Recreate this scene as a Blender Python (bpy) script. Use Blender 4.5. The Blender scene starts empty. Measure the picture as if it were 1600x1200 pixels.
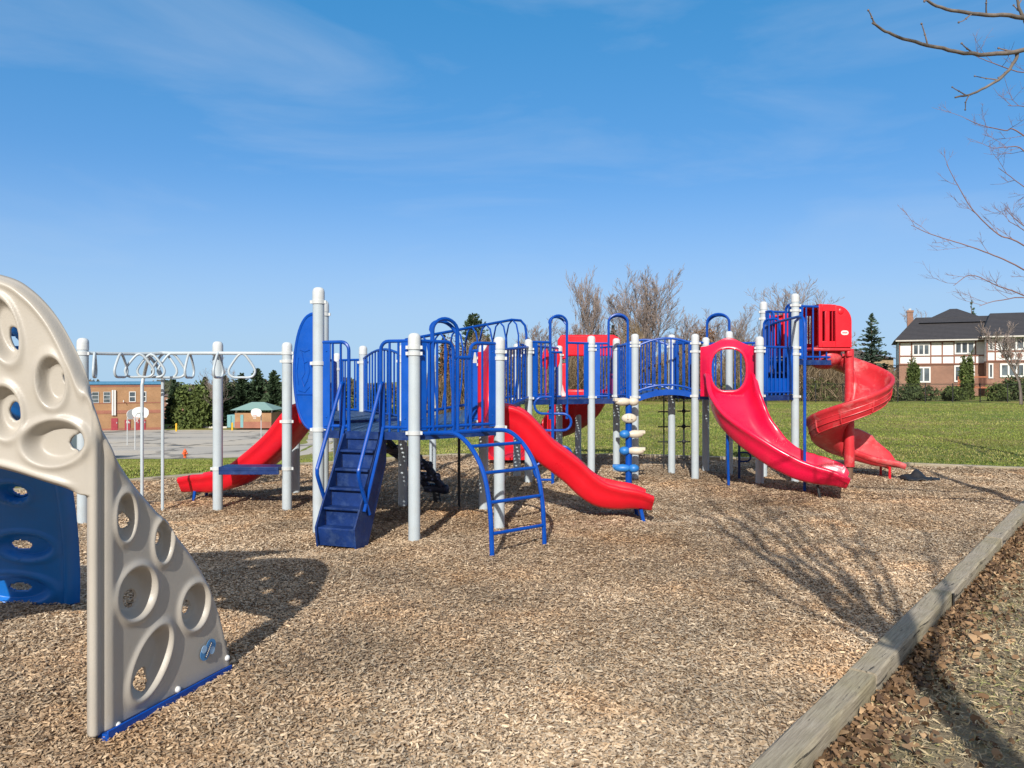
import bpy, math, random
import numpy as np
from mathutils import Vector, Matrix
R = math.radians
rnd = random.Random(7)
SC = bpy.context.scene
COL = SC.collection

# ---------------------------------------------------------------- camera, sky, sun, exposure
EYE = 1.6
F = 1200.0            # focal length in pixels of the 1600 x 1200 photograph
HZ = 589.0            # row of the horizon
cam = bpy.data.cameras.new('camera'); cam_o = bpy.data.objects.new('camera', cam); COL.objects.link(cam_o)
cam_o.location = (0, 0, EYE); cam_o.rotation_euler = (R(90), 0, 0)
cam.sensor_width = 36; cam.lens = 27.0; cam.shift_y = -11/1600; cam.clip_end = 3000; cam.clip_start = 0.05
SC.camera = cam_o
SUN_EL = R(32); SUN_AZ = R(190)       # azimuth from +Y towards +X: behind the camera, a little to its left
to_sun = Vector((math.sin(SUN_AZ)*math.cos(SUN_EL), math.cos(SUN_AZ)*math.cos(SUN_EL), math.sin(SUN_EL)))
sun = bpy.data.lights.new('sun', 'SUN'); sun_o = bpy.data.objects.new('sun', sun); COL.objects.link(sun_o)
sun.energy = 4.6; sun.angle = R(0.5); sun.color = (1.0, 0.95, 0.87)
sun_o.rotation_euler = (-to_sun).to_track_quat('-Z', 'Y').to_euler(); sun_o.location = (0, -20, 30)
W = bpy.data.worlds.new('World'); SC.world = W; W.use_nodes = True
nt = W.node_tree; nt.nodes.clear()
def wn(t): return nt.nodes.new(t)
out = wn('ShaderNodeOutputWorld'); bg = wn('ShaderNodeBackground'); sky = wn('ShaderNodeTexSky')
sky.sky_type = 'NISHITA'; sky.sun_disc = False; sky.sun_elevation = SUN_EL; sky.sun_rotation = SUN_AZ
sky.altitude = 0; sky.air_density = 0.7; sky.dust_density = 0.0; sky.ozone_density = 6.0
bg.inputs['Strength'].default_value = 0.112
tc = wn('ShaderNodeTexCoord'); mp = wn('ShaderNodeMapping'); mp.inputs['Scale'].default_value = (1.2, 0.8, 5.5)
mp.inputs['Rotation'].default_value = (0, R(-18), 0); mp.inputs['Location'].default_value = (2.3, 0.4, 1.9)
nz = wn('ShaderNodeTexNoise'); nz.inputs['Scale'].default_value = 1.7; nz.inputs['Detail'].default_value = 9; nz.inputs['Roughness'].default_value = 0.56
nz.inputs['Distortion'].default_value = 0.5
rp = wn('ShaderNodeValToRGB'); rp.color_ramp.elements[0].position = 0.5; rp.color_ramp.elements[1].position = 0.85
rp.color_ramp.elements[0].color = (0, 0, 0, 1); rp.color_ramp.elements[1].color = (0.34, 0.34, 0.34, 1)
mx = wn('ShaderNodeMixRGB'); mx.inputs[2].default_value = (4.2, 4.9, 5.9, 1)
L = nt.links.new
L(tc.outputs['Generated'], mp.inputs[0]); L(mp.outputs[0], nz.inputs['Vector']); L(nz.outputs['Fac'], rp.inputs[0])
hs = wn('ShaderNodeHueSaturation'); hs.inputs['Saturation'].default_value = 1.25
L(sky.outputs[0], hs.inputs['Color'])
# even out the sky's steep brightness range (a phone camera's tone curve does the same)
m1 = wn('ShaderNodeMixRGB'); m1.blend_type = 'MULTIPLY'; m1.inputs[0].default_value = 1; m1.inputs[2].default_value = (0.1428, 0.1428, 0.1428, 1)
gm = wn('ShaderNodeGamma'); gm.inputs[1].default_value = 0.47
m2 = wn('ShaderNodeMixRGB'); m2.blend_type = 'MULTIPLY'; m2.inputs[0].default_value = 1; m2.inputs[2].default_value = (5.25, 5.1, 6.4, 1)
L(hs.outputs[0], m1.inputs[1]); L(m1.outputs[0], gm.inputs[0]); L(gm.outputs[0], m2.inputs[1])
L(rp.outputs[0], mx.inputs[0]); L(m2.outputs[0], mx.inputs[1]); # pale haze low over the horizon
sz = wn('ShaderNodeSeparateXYZ'); L(tc.outputs['Generated'], sz.inputs[0])
hr_ = wn('ShaderNodeMapRange'); hr_.interpolation_type = 'SMOOTHSTEP'; hr_.inputs['From Min'].default_value = 0.27; hr_.inputs['From Max'].default_value = -0.03; hr_.inputs['To Max'].default_value = 0.9; L(sz.outputs[2], hr_.inputs['Value'])
mz_ = wn('ShaderNodeMixRGB'); mz_.inputs[2].default_value = (2.75, 4.35, 5.8, 1); L(hr_.outputs[0], mz_.inputs[0]); L(mx.outputs[0], mz_.inputs[1])
# warm white glow added to the unseen sky round the sun, filling the shadows
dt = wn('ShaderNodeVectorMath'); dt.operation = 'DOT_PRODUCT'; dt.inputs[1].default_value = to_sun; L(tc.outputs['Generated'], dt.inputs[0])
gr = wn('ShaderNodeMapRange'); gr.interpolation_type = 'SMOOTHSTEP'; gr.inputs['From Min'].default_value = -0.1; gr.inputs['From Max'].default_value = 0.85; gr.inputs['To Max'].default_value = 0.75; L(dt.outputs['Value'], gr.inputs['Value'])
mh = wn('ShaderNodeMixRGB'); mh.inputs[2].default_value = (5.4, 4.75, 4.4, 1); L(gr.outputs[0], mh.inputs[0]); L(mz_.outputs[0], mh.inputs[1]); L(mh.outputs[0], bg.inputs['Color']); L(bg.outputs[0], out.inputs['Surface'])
SC.view_settings.view_transform = 'Standard'; SC.view_settings.look = 'None'
SC.view_settings.exposure = 0.35; SC.view_settings.gamma = 1.0
SC.render.engine = 'CYCLES'
SC.cycles.max_bounces = 8; SC.cycles.transparent_max_bounces = 12

# ---------------------------------------------------------------- helpers
def pt(px, py, d):
    """world point seen at photograph pixel (px, py) at depth d"""
    return Vector(((px-800)/F*d, d, EYE-(py-HZ)/F*d))
def gp(px, py, z=0.0):
    d = (EYE-z)*F/(py-HZ)
    return Vector(((px-800)/F*d, d, z))
def onseg(p, q, px):
    """point of the plan segment p-q in pixel column px"""
    a = (px-800)/F
    t = (a*p[1]-p[0])/((q[0]-p[0])-a*(q[1]-p[1]))
    return (p[0]+(q[0]-p[0])*t, p[1]+(q[1]-p[1])*t)
def catmull(pts, n=6):
    P = [np.array(p, float) for p in pts]; P = [2*P[0]-P[1]]+P+[2*P[-1]-P[-2]]; o = []
    for i in range(1, len(P)-2):
        p0, p1, p2, p3 = P[i-1:i+3]
        for k in range(n):
            t = k/n
            o.append(0.5*(2*p1+(p2-p0)*t+(2*p0-5*p1+4*p2-p3)*t*t+(3*p1-p0-3*p2+p3)*t**3))
    o.append(P[-2]); return o
def sstep(a, b, x):
    t = min(1, max(0, (x-a)/(b-a))); return t*t*(3-2*t)

def tag(o, label, cat=None, group=None, kind=None):
    if label: o['label'] = label
    if cat: o['category'] = cat
    if group: o['group'] = group
    if kind: o['kind'] = kind
    return o
def thing(name, loc, label, cat, group=None):
    o = bpy.data.objects.new(name, None); COL.objects.link(o); o.location = loc; o.empty_display_size = 0.2
    o['base'] = list(loc)
    return tag(o, label, cat, group)
def attach(o, parent):
    if parent is None: return
    o.parent = parent
    if parent.type == 'EMPTY' and 'base' in parent:
        o.matrix_parent_inverse = Matrix.Translation(-Vector(parent['base']))
def copy_thing(o, loc, rz=0, scale=1, label=None):
    c = o.copy(); COL.objects.link(c); c.location = loc; c.rotation_euler = (0, 0, rz)
    c.scale = (scale, scale, scale) if not hasattr(scale, '__len__') else scale
    if label: c['label'] = label
    for ch in list(o.children):
        k = ch.copy(); COL.objects.link(k); k.parent = c; k.matrix_parent_inverse = ch.matrix_parent_inverse.copy()
        for g in list(ch.children):
            s = g.copy(); COL.objects.link(s); s.parent = k; s.matrix_parent_inverse = g.matrix_parent_inverse.copy()
    return c

class MB:
    """collects shapes and links them as one mesh object"""
    def __init__(s): s.v = []; s.f = []
    def add(s, v, f):
        b = len(s.v); s.v.extend([tuple(map(float, p)) for p in v]); s.f.extend([tuple(i+b for i in q) for q in f]); return s
    def box(s, c, size, rz=0, axes=None):
        hx, hy, hz = [k/2 for k in size]; c = Vector(c)
        if axes is None: X, Y, Z = Vector((math.cos(rz), math.sin(rz), 0)), Vector((-math.sin(rz), math.cos(rz), 0)), Vector((0, 0, 1))
        else: X, Y, Z = axes
        v = [c+X*(sx*hx)+Y*(sy*hy)+Z*(sz*hz) for sz in (-1, 1) for sx, sy in ((-1, -1), (1, -1), (1, 1), (-1, 1))]
        return s.add(v, [(3, 2, 1, 0), (4, 5, 6, 7), (0, 1, 5, 4), (1, 2, 6, 5), (2, 3, 7, 6), (3, 0, 4, 7)])
    def bar(s, p, q, w, h):
        """box beam from p to q, w wide, h high"""
        p, q = Vector(p), Vector(q); d = (q-p); X = d.normalized()
        Y = Vector((0, 0, 1)).cross(X)
        Y = Y.normalized() if Y.length > 1e-4 else Vector((0, 1, 0))
        return s.box((p+q)/2, (d.length, w, h), axes=(X, Y, X.cross(Y)))
    def tube(s, pts, r, n=8, closed=False, caps=True):
        P = [Vector(p) for p in pts]; m = len(P)
        rr = r if hasattr(r, '__len__') else [r]*m
        v = []; f = []; u = None
        for i in range(m):
            if closed: t = P[(i+1) % m]-P[i-1]
            else: t = P[min(i+1, m-1)]-P[max(i-1, 0)]
            t = t.normalized() if t.length > 1e-9 else Vector((0, 0, 1))
            if u is None:
                u = t.orthogonal().normalized()
            else:
                u = u-t*u.dot(t); u = u.normalized() if u.length > 1e-6 else t.orthogonal().normalized()
            w = t.cross(u)
            for k in range(n):
                a = 2*math.pi*k/n; v.append(P[i]+u*(rr[i]*math.cos(a))+w*(rr[i]*math.sin(a)))
        for i in range(m if closed else m-1):
            j = (i+1) % m
            for k in range(n): f.append((i*n+k, i*n+(k+1) % n, j*n+(k+1) % n, j*n+k))
        if caps and not closed:
            f.append(tuple(range(n-1, -1, -1))); f.append(tuple((m-1)*n+k for k in range(n)))
        return s.add(v, f)
    def lathe(s, prof, c, n=20):
        """prof: (radius, height) from bottom to top"""
        v = []; f = []
        for r, z in prof:
            for k in range(n):
                a = 2*math.pi*k/n; v.append((c[0]+r*math.cos(a), c[1]+r*math.sin(a), c[2]+z))
        m = len(prof)
        for i in range(m-1):
            for k in range(n): f.append((i*n+k, i*n+(k+1) % n, (i+1)*n+(k+1) % n, (i+1)*n+k))
        f.append(tuple(range(n-1, -1, -1))); f.append(tuple((m-1)*n+k for k in range(n)))
        return s.add(v, f)
    def prism(s, poly, z0, z1):
        n = len(poly); v = [(p[0], p[1], z0) for p in poly]+[(p[0], p[1], z1) for p in poly]
        area = sum(poly[i][0]*poly[(i+1) % n][1]-poly[(i+1) % n][0]*poly[i][1] for i in range(n))
        f = [tuple(range(n-1, -1, -1)), tuple(range(n, 2*n))]+[(i, (i+1) % n, n+(i+1) % n, n+i) for i in range(n)]
        if area < 0: f = [tuple(reversed(q)) for q in f]
        return s.add(v, f)
    def ext(s, poly, o, X, Y, th):
        """outline poly (a, b) in the plane o + aX + bY, thickness th centred"""
        o, X, Y = Vector(o), Vector(X), Vector(Y); N = X.cross(Y).normalized(); n = len(poly)
        v = [o+X*a+Y*b+N*(-th/2) for a, b in poly]+[o+X*a+Y*b+N*(th/2) for a, b in poly]
        f = [tuple(range(n-1, -1, -1)), tuple(range(n, 2*n))]+[(i, (i+1) % n, n+(i+1) % n, n+i) for i in range(n)]
        return s.add(v, f)
    def ball(s, c, r, n=12, m=8, axes=None):
        rx, ry, rz = r if hasattr(r, '__len__') else (r, r, r)
        X, Y, Z = axes or (Vector((1, 0, 0)), Vector((0, 1, 0)), Vector((0, 0, 1))); c = Vector(c); v = []; f = []
        for i in range(m+1):
            th = math.pi*i/m
            for k in range(n):
                a = 2*math.pi*k/n
                v.append(c+X*(rx*math.sin(th)*math.cos(a))+Y*(ry*math.sin(th)*math.sin(a))+Z*(rz*-math.cos(th)))
        for i in range(m):
            for k in range(n): f.append((i*n+k, i*n+(k+1) % n, (i+1)*n+(k+1) % n, (i+1)*n+k))
        return s.add(v, f)
    def build(s, name, mat, parent=None, smooth=35, bevel=0, label=None):
        me = bpy.data.meshes.new(name); me.from_pydata(s.v, [], s.f); me.materials.append(mat)
        o = bpy.data.objects.new(name, me); COL.objects.link(o)
        if smooth:
            me.polygons.foreach_set('use_smooth', [True]*len(me.polygons)); me.set_sharp_from_angle(angle=R(smooth))
        if bevel:
            b = o.modifiers.new('bevel', 'BEVEL'); b.width = bevel; b.segments = 2; b.limit_method = 'ANGLE'; b.angle_limit = R(40)
        me.update(); attach(o, parent)
        if label: o['label'] = label
        return o

def quick_mesh(name, V, Fq, mat, attrs=None, smooth=False):
    """big meshes from numpy arrays: V (n,3), Fq (m,k)"""
    me = bpy.data.meshes.new(name); k = Fq.shape[1]
    me.vertices.add(len(V)); me.vertices.foreach_set('co', V.astype(np.float32).ravel())
    me.loops.add(Fq.size); me.loops.foreach_set('vertex_index', Fq.astype(np.int32).ravel())
    me.polygons.add(len(Fq)); me.polygons.foreach_set('loop_start', np.arange(0, Fq.size, k, dtype=np.int32))
    if smooth: me.polygons.foreach_set('use_smooth', np.ones(len(Fq), bool))
    for nm, arr in (attrs or {}).items():
        a = me.attributes.new(nm, 'FLOAT', 'POINT'); a.data.foreach_set('value', arr.astype(np.float32))
    me.update(calc_edges=True); me.materials.append(mat)
    o = bpy.data.objects.new(name, me); COL.objects.link(o); return o

# ---------------------------------------------------------------- materials
def mat_new(name):
    m = bpy.data.materials.new(name); m.use_nodes = True; t = m.node_tree
    return m, t, t.nodes['Principled BSDF'], t.links.new
def noise(t, l, scale, detail=6, rough=0.55, obj=True, stretch=None, dist=0.0):
    c = t.nodes.new('ShaderNodeTexCoord'); n = t.nodes.new('ShaderNodeTexNoise')
    n.inputs['Scale'].default_value = scale; n.inputs['Detail'].default_value = detail; n.inputs['Roughness'].default_value = rough
    n.inputs['Distortion'].default_value = dist
    if stretch:
        m = t.nodes.new('ShaderNodeMapping'); m.inputs['Scale'].default_value = stretch
        l(c.outputs['Object'], m.inputs[0]); l(m.outputs[0], n.inputs['Vector'])
    else: l(c.outputs['Object'], n.inputs['Vector'])
    return n
def ramp(t, l, src, stops):
    r = t.nodes.new('ShaderNodeValToRGB'); e = r.color_ramp.elements
    while len(e) < len(stops): e.new(0.5)
    for i, (p, c) in enumerate(stops):
        e[i].position = p; e[i].color = (c[0], c[1], c[2], 1) if hasattr(c, '__len__') else (c, c, c, 1)
    l(src, r.inputs[0]); return r
def bump(t, l, src, b, strength, dist=0.01):
    n = t.nodes.new('ShaderNodeBump'); n.inputs['Strength'].default_value = strength; n.inputs['Distance'].default_value = dist
    l(src, n.inputs['Height']); l(n.outputs[0], b.inputs['Normal']); return n
def mixc(t, l, fac, a, b, mode='MIX'):
    m = t.nodes.new('ShaderNodeMixRGB'); m.blend_type = mode
    for sock, v in ((m.inputs[0], fac), (m.inputs[1], a), (m.inputs[2], b)):
        if hasattr(v, 'is_linked'): l(v, sock)
        elif hasattr(v, '__len__'): sock.default_value = (v[0], v[1], v[2], 1)
        else: sock.default_value = v
    return m.outputs[0]
def paint(name, col, rough=0.4, var=0.15, scale=6, bmp=0.03, dirt=None, dirt_amt=0.5, bscale=60, spec=0.5, stretch=None):
    m, t, b, l = mat_new(name)
    n = noise(t, l, scale, 8, 0.6, stretch=stretch)
    lo = tuple(c*(1-var) for c in col); hi = tuple(min(1, c*(1+var)) for c in col)
    r = ramp(t, l, n.outputs['Fac'], [(0.3, lo), (0.7, hi)]); c = r.outputs[0]
    if dirt:
        n2 = noise(t, l, scale*1.7, 10, 0.7); r2 = ramp(t, l, n2.outputs['Fac'], [(0.5, 0.0), (0.72, dirt_amt)])
        c = mixc(t, l, r2.outputs[0], c, dirt)
    l(c, b.inputs['Base Color'])
    rr = ramp(t, l, n.outputs['Fac'], [(0.3, max(0, rough-0.08)), (0.7, min(1, rough+0.1))]); l(rr.outputs[0], b.inputs['Roughness'])
    b.inputs['Specular IOR Level'].default_value = spec
    if bmp:
        n3 = noise(t, l, bscale, 4); bump(t, l, n3.outputs['Fac'], b, bmp, 0.02)
    return m
M = {}
M['post'] = paint('post_paint', (0.405, 0.46, 0.495), 0.38, 0.05, 3, 0.02, (0.36, 0.35, 0.31), 0.35)
M['cap'] = paint('cap_plastic', (0.52, 0.545, 0.55), 0.35, 0.05, 5, 0.02, (0.42, 0.42, 0.40), 0.4)
M['blue'] = paint('blue_paint', (0.0, 0.055, 0.33), 0.36, 0.14, 4, 0.02, (0.015, 0.075, 0.30), 0.4)
M['bluepl'] = paint('blue_plate', (0.0, 0.068, 0.38), 0.45, 0.14, 4, 0.03, (0.02, 0.09, 0.35), 0.4)
M['step'] = paint('step_blue', (0.004, 0.024, 0.12), 0.5, 0.35, 5, 0.12, (0.05, 0.09, 0.19), 0.6, bscale=35)
M['red'] = paint('red_plastic', (0.64, 0.006, 0.018), 0.34, 0.10, 2.5, 0.03, (0.50, 0.02, 0.03), 0.5)
M['pink'] = paint('rose_red_plastic', (0.68, 0.006, 0.050), 0.28, 0.08, 2.5, 0.03, (0.60, 0.03, 0.06), 0.4)
M['faded'] = paint('faded_red_plastic', (0.52, 0.025, 0.035), 0.42, 0.25, 2.0, 0.04, (0.60, 0.22, 0.21), 0.85)
M['black'] = paint('black_rubber', (0.012, 0.013, 0.016), 0.6, 0.3, 8, 0.1)
M['navy'] = paint('navy_rubber', (0.012, 0.016, 0.04), 0.5, 0.3, 8, 0.1)
M['beige'] = paint('beige_plastic', (0.39, 0.36, 0.315), 0.42, 0.07, 2.2, 0.06, (0.36, 0.32, 0.26), 0.5, bscale=110)
M['arcblue'] = paint('royal_blue_plastic', (0.004, 0.14, 0.50), 0.4, 0.12, 2.2, 0.05, (0.03, 0.13, 0.38), 0.5, bscale=110)
M['cream'] = paint('cream_plastic', (0.56, 0.50, 0.40), 0.45, 0.08, 8, 0.05)
M['sky'] = paint('pod_blue', (0.02, 0.16, 0.46), 0.4, 0.1, 8, 0.03)
M['white'] = paint('white_paint', (0.62, 0.62, 0.60), 0.5, 0.05, 5, 0.02)
M['steel'] = paint('galvanised_steel', (0.42, 0.44, 0.45), 0.4, 0.1, 12, 0.02)
M['brownpole'] = paint('brown_pole', (0.13, 0.075, 0.045), 0.6, 0.2, 8, 0.05)
M['orange'] = paint('orange_paint', (0.62, 0.10, 0.02), 0.45, 0.1, 8, 0.02)
M['yellow'] = paint('yellow_paint', (0.62, 0.38, 0.02), 0.5, 0.1, 8, 0.02)
M['teal'] = paint('teal_paint', (0.14, 0.30, 0.32), 0.5, 0.1, 4, 0.02)
M['doorred'] = paint('door_red', (0.30, 0.035, 0.05), 0.5, 0.1, 4, 0.02)
M['timberbrown'] = paint('timber_trim', (0.21, 0.085, 0.055), 0.6, 0.15, 6, 0.05)
M['deckwood'] = paint('deck_wood', (0.33, 0.105, 0.045), 0.6, 0.2, 5, 0.1)
M['stucco'] = paint('stucco_white', (0.70, 0.70, 0.69), 0.8, 0.05, 3, 0.1)
M['fascia'] = paint('fascia_blue', (0.05, 0.19, 0.33), 0.5, 0.1, 3, 0.02)
M['wire'] = paint('black_wire', (0.012, 0.012, 0.012), 0.5, 0.1, 3, 0)
M['stone'] = paint('kerb_stone', (0.50, 0.48, 0.44), 0.85, 0.1, 4, 0.1)

def deck_mat():
    """coated steel deck, punched with round holes the sun shines through"""
    m, t, b, l = mat_new('perforated_deck'); o = t.nodes['Material Output']
    c = t.nodes.new('ShaderNodeTexCoord'); mp = t.nodes.new('ShaderNodeMapping'); mp.inputs['Scale'].default_value = (12.5, 12.5, 0)
    fr = t.nodes.new('ShaderNodeVectorMath'); fr.operation = 'FRACTION'
    sb = t.nodes.new('ShaderNodeVectorMath'); sb.operation = 'SUBTRACT'; sb.inputs[1].default_value = (0.5, 0.5, 0)
    ln = t.nodes.new('ShaderNodeVectorMath'); ln.operation = 'LENGTH'
    lt = t.nodes.new('ShaderNodeMath'); lt.operation = 'LESS_THAN'; lt.inputs[1].default_value = 0.19
    l(c.outputs['Object'], mp.inputs[0]); l(mp.outputs[0], fr.inputs[0]); l(fr.outputs[0], sb.inputs[0]); l(sb.outputs[0], ln.inputs[0]); l(ln.outputs['Value'], lt.inputs[0])
    tr = t.nodes.new('ShaderNodeBsdfTransparent'); mxs = t.nodes.new('ShaderNodeMixShader')
    l(lt.outputs[0], mxs.inputs[0]); l(b.outputs[0], mxs.inputs[1]); l(tr.outputs[0], mxs.inputs[2]); l(mxs.outputs[0], o.inputs['Surface'])
    n = noise(t, l, 5, 8); r = ramp(t, l, n.outputs['Fac'], [(0.3, (0.022, 0.05, 0.12)), (0.7, (0.05, 0.09, 0.17))]); l(r.outputs[0], b.inputs['Base Color'])
    b.inputs['Roughness'].default_value = 0.55
    return m
M['deck'] = deck_mat()
for k_ in ('blue', 'bluepl', 'step'): M[k_].node_tree.nodes['Principled BSDF'].inputs['Specular IOR Level'].default_value = 0.3

def brick_mat(name, c1, c2, mortar, scale, bands=None):
    m, t, b, l = mat_new(name); c = t.nodes.new('ShaderNodeTexCoord'); sp = t.nodes.new('ShaderNodeSeparateXYZ'); cb = t.nodes.new('ShaderNodeCombineXYZ')
    l(c.outputs['Object'], sp.inputs[0]); ad = t.nodes.new('ShaderNodeMath'); ad.operation = 'ADD'
    l(sp.outputs[0], ad.inputs[0]); l(sp.outputs[1], ad.inputs[1]); l(ad.outputs[0], cb.inputs[0]); l(sp.outputs[2], cb.inputs[1])
    br = t.nodes.new('ShaderNodeTexBrick'); br.inputs['Scale'].default_value = scale
    br.inputs['Color1'].default_value = (*c1, 1); br.inputs['Color2'].default_value = (*c2, 1); br.inputs['Mortar'].default_value = (*mortar, 1)
    br.inputs['Mortar Size'].default_value = 0.012; br.inputs['Brick Width'].default_value = 0.22; br.inputs['Row Height'].default_value = 0.075
    l(cb.outputs[0], br.inputs['Vector']); n = noise(t, l, 0.7, 6)
    r = ramp(t, l, n.outputs['Fac'], [(0.3, 0.82), (0.7, 1.1)]); l(mixc(t, l, 1.0, br.outputs[0], r.outputs[0], 'MULTIPLY'), b.inputs['Base Color'])
    b.inputs['Roughness'].default_value = 0.85; return m
M['brick'] = brick_mat('tan_brick', (0.34, 0.18, 0.08), (0.28, 0.14, 0.062), (0.34, 0.22, 0.13), 1.0)
M['brickred'] = brick_mat('red_brick_band', (0.30, 0.095, 0.06), (0.26, 0.08, 0.05), (0.3, 0.17, 0.12), 1.0)
M['housebrick'] = brick_mat('house_brick', (0.27, 0.115, 0.07), (0.20, 0.08, 0.05), (0.30, 0.22, 0.17), 1.0)
M['yellowbrick'] = brick_mat('yellow_brick', (0.36, 0.25, 0.13), (0.30, 0.20, 0.10), (0.35, 0.28, 0.2), 1.0)
def roof_mat(name, a, bcol):
    m, t, b, l = mat_new(name); w = t.nodes.new('ShaderNodeTexWave'); w.bands_direction = 'Z'; w.inputs['Scale'].default_value = 2.3; w.inputs['Distortion'].default_value = 0.6
    c = t.nodes.new('ShaderNodeTexCoord'); l(c.outputs['Object'], w.inputs['Vector']); n = noise(t, l, 3, 8)
    f = mixc(t, l, 0.45, w.outputs['Fac'], n.outputs['Fac']); r = ramp(t, l, f, [(0.25, a), (0.75, bcol)]); l(r.outputs[0], b.inputs['Base Color'])
    b.inputs['Roughness'].default_value = 0.8; bump(t, l, w.outputs['Fac'], b, 0.5, 0.03); return m
M['roof'] = roof_mat('dark_shingles', (0.020, 0.018, 0.020), (0.055, 0.05, 0.052))
M['roofbrown'] = roof_mat('brown_shingles', (0.07, 0.05, 0.04), (0.13, 0.10, 0.085))
M['roofgreen'] = roof_mat('green_metal_roof', (0.16, 0.27, 0.25), (0.22, 0.34, 0.31))
def glass_mat():
    m, t, b, l = mat_new('window_glass'); n = noise(t, l, 0.9, 3); r = ramp(t, l, n.outputs['Fac'], [(0.35, (0.03, 0.04, 0.05)), (0.65, (0.12, 0.15, 0.17))])
    l(r.outputs[0], b.inputs['Base Color']); b.inputs['Roughness'].default_value = 0.06; b.inputs['Specular IOR Level'].default_value = 0.7; return m
M['glass'] = glass_mat()

def bark_mat(name, a, bcol, scale=14):
    m, t, b, l = mat_new(name); n = noise(t, l, scale, 10, 0.65, stretch=(1, 1, 0.3)); r = ramp(t, l, n.outputs['Fac'], [(0.3, a), (0.7, bcol)])
    l(r.outputs[0], b.inputs['Base Color']); b.inputs['Roughness'].default_value = 0.9; bump(t, l, n.outputs['Fac'], b, 0.5, 0.01); return m
M['bark'] = bark_mat('grey_bark', (0.08, 0.066, 0.055), (0.19, 0.16, 0.14))
M['bark2'] = bark_mat('brown_bark', (0.075, 0.05, 0.035), (0.17, 0.12, 0.09))
M['twig'] = paint('twigs_grey_brown', (0.27, 0.215, 0.19), 0.85, 0.3, 1.2, 0)
M['twigred'] = paint('twigs_reddish', (0.19, 0.11, 0.10), 0.8, 0.3, 2, 0)
M['twignear'] = paint('twigs_near', (0.15, 0.115, 0.10), 0.75, 0.3, 9, 0.2)
M['bush'] = paint('thicket_twigs', (0.19, 0.14, 0.085), 0.9, 0.35, 0.6, 0)
def leaf_mat(name, a, bcol, mid=None, scale=1.3, attr=True):
    m, t, b, l = mat_new(name)
    at = t.nodes.new('ShaderNodeAttribute'); at.attribute_name = 'tone'
    st = [(0.0, a), (1.0, bcol)] if mid is None else [(0.0, a), (0.5, mid), (1.0, bcol)]
    r = ramp(t, l, at.outputs['Fac'], st); n = noise(t, l, scale, 4); r2 = ramp(t, l, n.outputs['Fac'], [(0.35, 0.7), (0.65, 1.25)])
    l(mixc(t, l, 1.0, r.outputs[0], r2.outputs[0], 'MULTIPLY'), b.inputs['Base Color']); b.inputs['Roughness'].default_value = 0.75
    b.inputs['Specular IOR Level'].default_value = 0.25
    return m
M['spruce'] = leaf_mat('spruce_needles', (0.020, 0.042, 0.022), (0.075, 0.115, 0.055))
M['bluespruce'] = leaf_mat('blue_spruce_needles', (0.03, 0.055, 0.04), (0.09, 0.135, 0.095))
M['cedar'] = leaf_mat('cedar_leaves', (0.035, 0.062, 0.018), (0.12, 0.15, 0.04))
M['hedge'] = leaf_mat('hedge_leaves', (0.025, 0.045, 0.018), (0.085, 0.11, 0.04))
M['brownleaf'] = leaf_mat('brown_held_leaves', (0.10, 0.055, 0.03), (0.24, 0.13, 0.065))
M['chip'] = leaf_mat('wood_chips', (0.15, 0.085, 0.045), (0.66, 0.51, 0.33), (0.42, 0.275, 0.145), 0.5)
M['litter'] = leaf_mat('dry_leaves', (0.05, 0.03, 0.02), (0.44, 0.30, 0.17), (0.21, 0.125, 0.065), 2)
M['straw'] = leaf_mat('straw_grass', (0.17, 0.20, 0.06), (0.52, 0.43, 0.28), (0.40, 0.31, 0.18), 2)
M['turf'] = leaf_mat('turf_blades', (0.15, 0.205, 0.035), (0.33, 0.275, 0.115), (0.21, 0.24, 0.05), 0.35)

def chip_mat():
    m = leaf_mat('wood_chips', (0.20, 0.13, 0.082), (0.66, 0.53, 0.375), (0.43, 0.31, 0.195), 0.5); t = m.node_tree; l = t.links.new; b = t.nodes['Principled BSDF']
    src = b.inputs['Base Color'].links[0].from_socket; n = noise(t, l, 0.75, 7, 0.62); n2 = noise(t, l, 3.5, 5, 0.6)
    r = ramp(t, l, n.outputs['Fac'], [(0.36, (0.82, 0.85, 0.89)), (0.52, (1.0, 1.0, 1.0)), (0.68, (1.16, 1.0, 0.84))]); r2 = ramp(t, l, n2.outputs['Fac'], [(0.3, 0.86), (0.6, 1.08)])
    l(mixc(t, l, 1.0, mixc(t, l, 1.0, src, r.outputs[0], 'MULTIPLY'), r2.outputs[0], 'MULTIPLY'), b.inputs['Base Color']); return m
M['chip'] = chip_mat()
def mulch_mat():
    m, t, b, l = mat_new('mulch_ground'); c = t.nodes.new('ShaderNodeTexCoord')
    v = t.nodes.new('ShaderNodeTexVoronoi'); v.inputs['Scale'].default_value = 38; v.inputs['Randomness'].default_value = 1
    n0 = noise(t, l, 9, 3); wv = mixc(t, l, 0.12, c.outputs['Object'], n0.outputs['Color']); l(wv, v.inputs['Vector'])
    r = ramp(t, l, v.outputs['Color'], [(0.1, (0.16, 0.095, 0.055)), (0.5, (0.38, 0.26, 0.155)), (0.9, (0.58, 0.45, 0.31))])
    n = noise(t, l, 0.55, 6, 0.6); r2 = ramp(t, l, n.outputs['Fac'], [(0.3, (0.80, 0.78, 0.80)), (0.7, (1.12, 1.05, 0.95))])
    l(mixc(t, l, 1, r.outputs[0], r2.outputs[0], 'MULTIPLY'), b.inputs['Base Color']); b.inputs['Roughness'].default_value = 0.95
    bump(t, l, v.outputs['Distance'], b, 0.9, 0.02); return m
M['mulch'] = mulch_mat()
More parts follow.
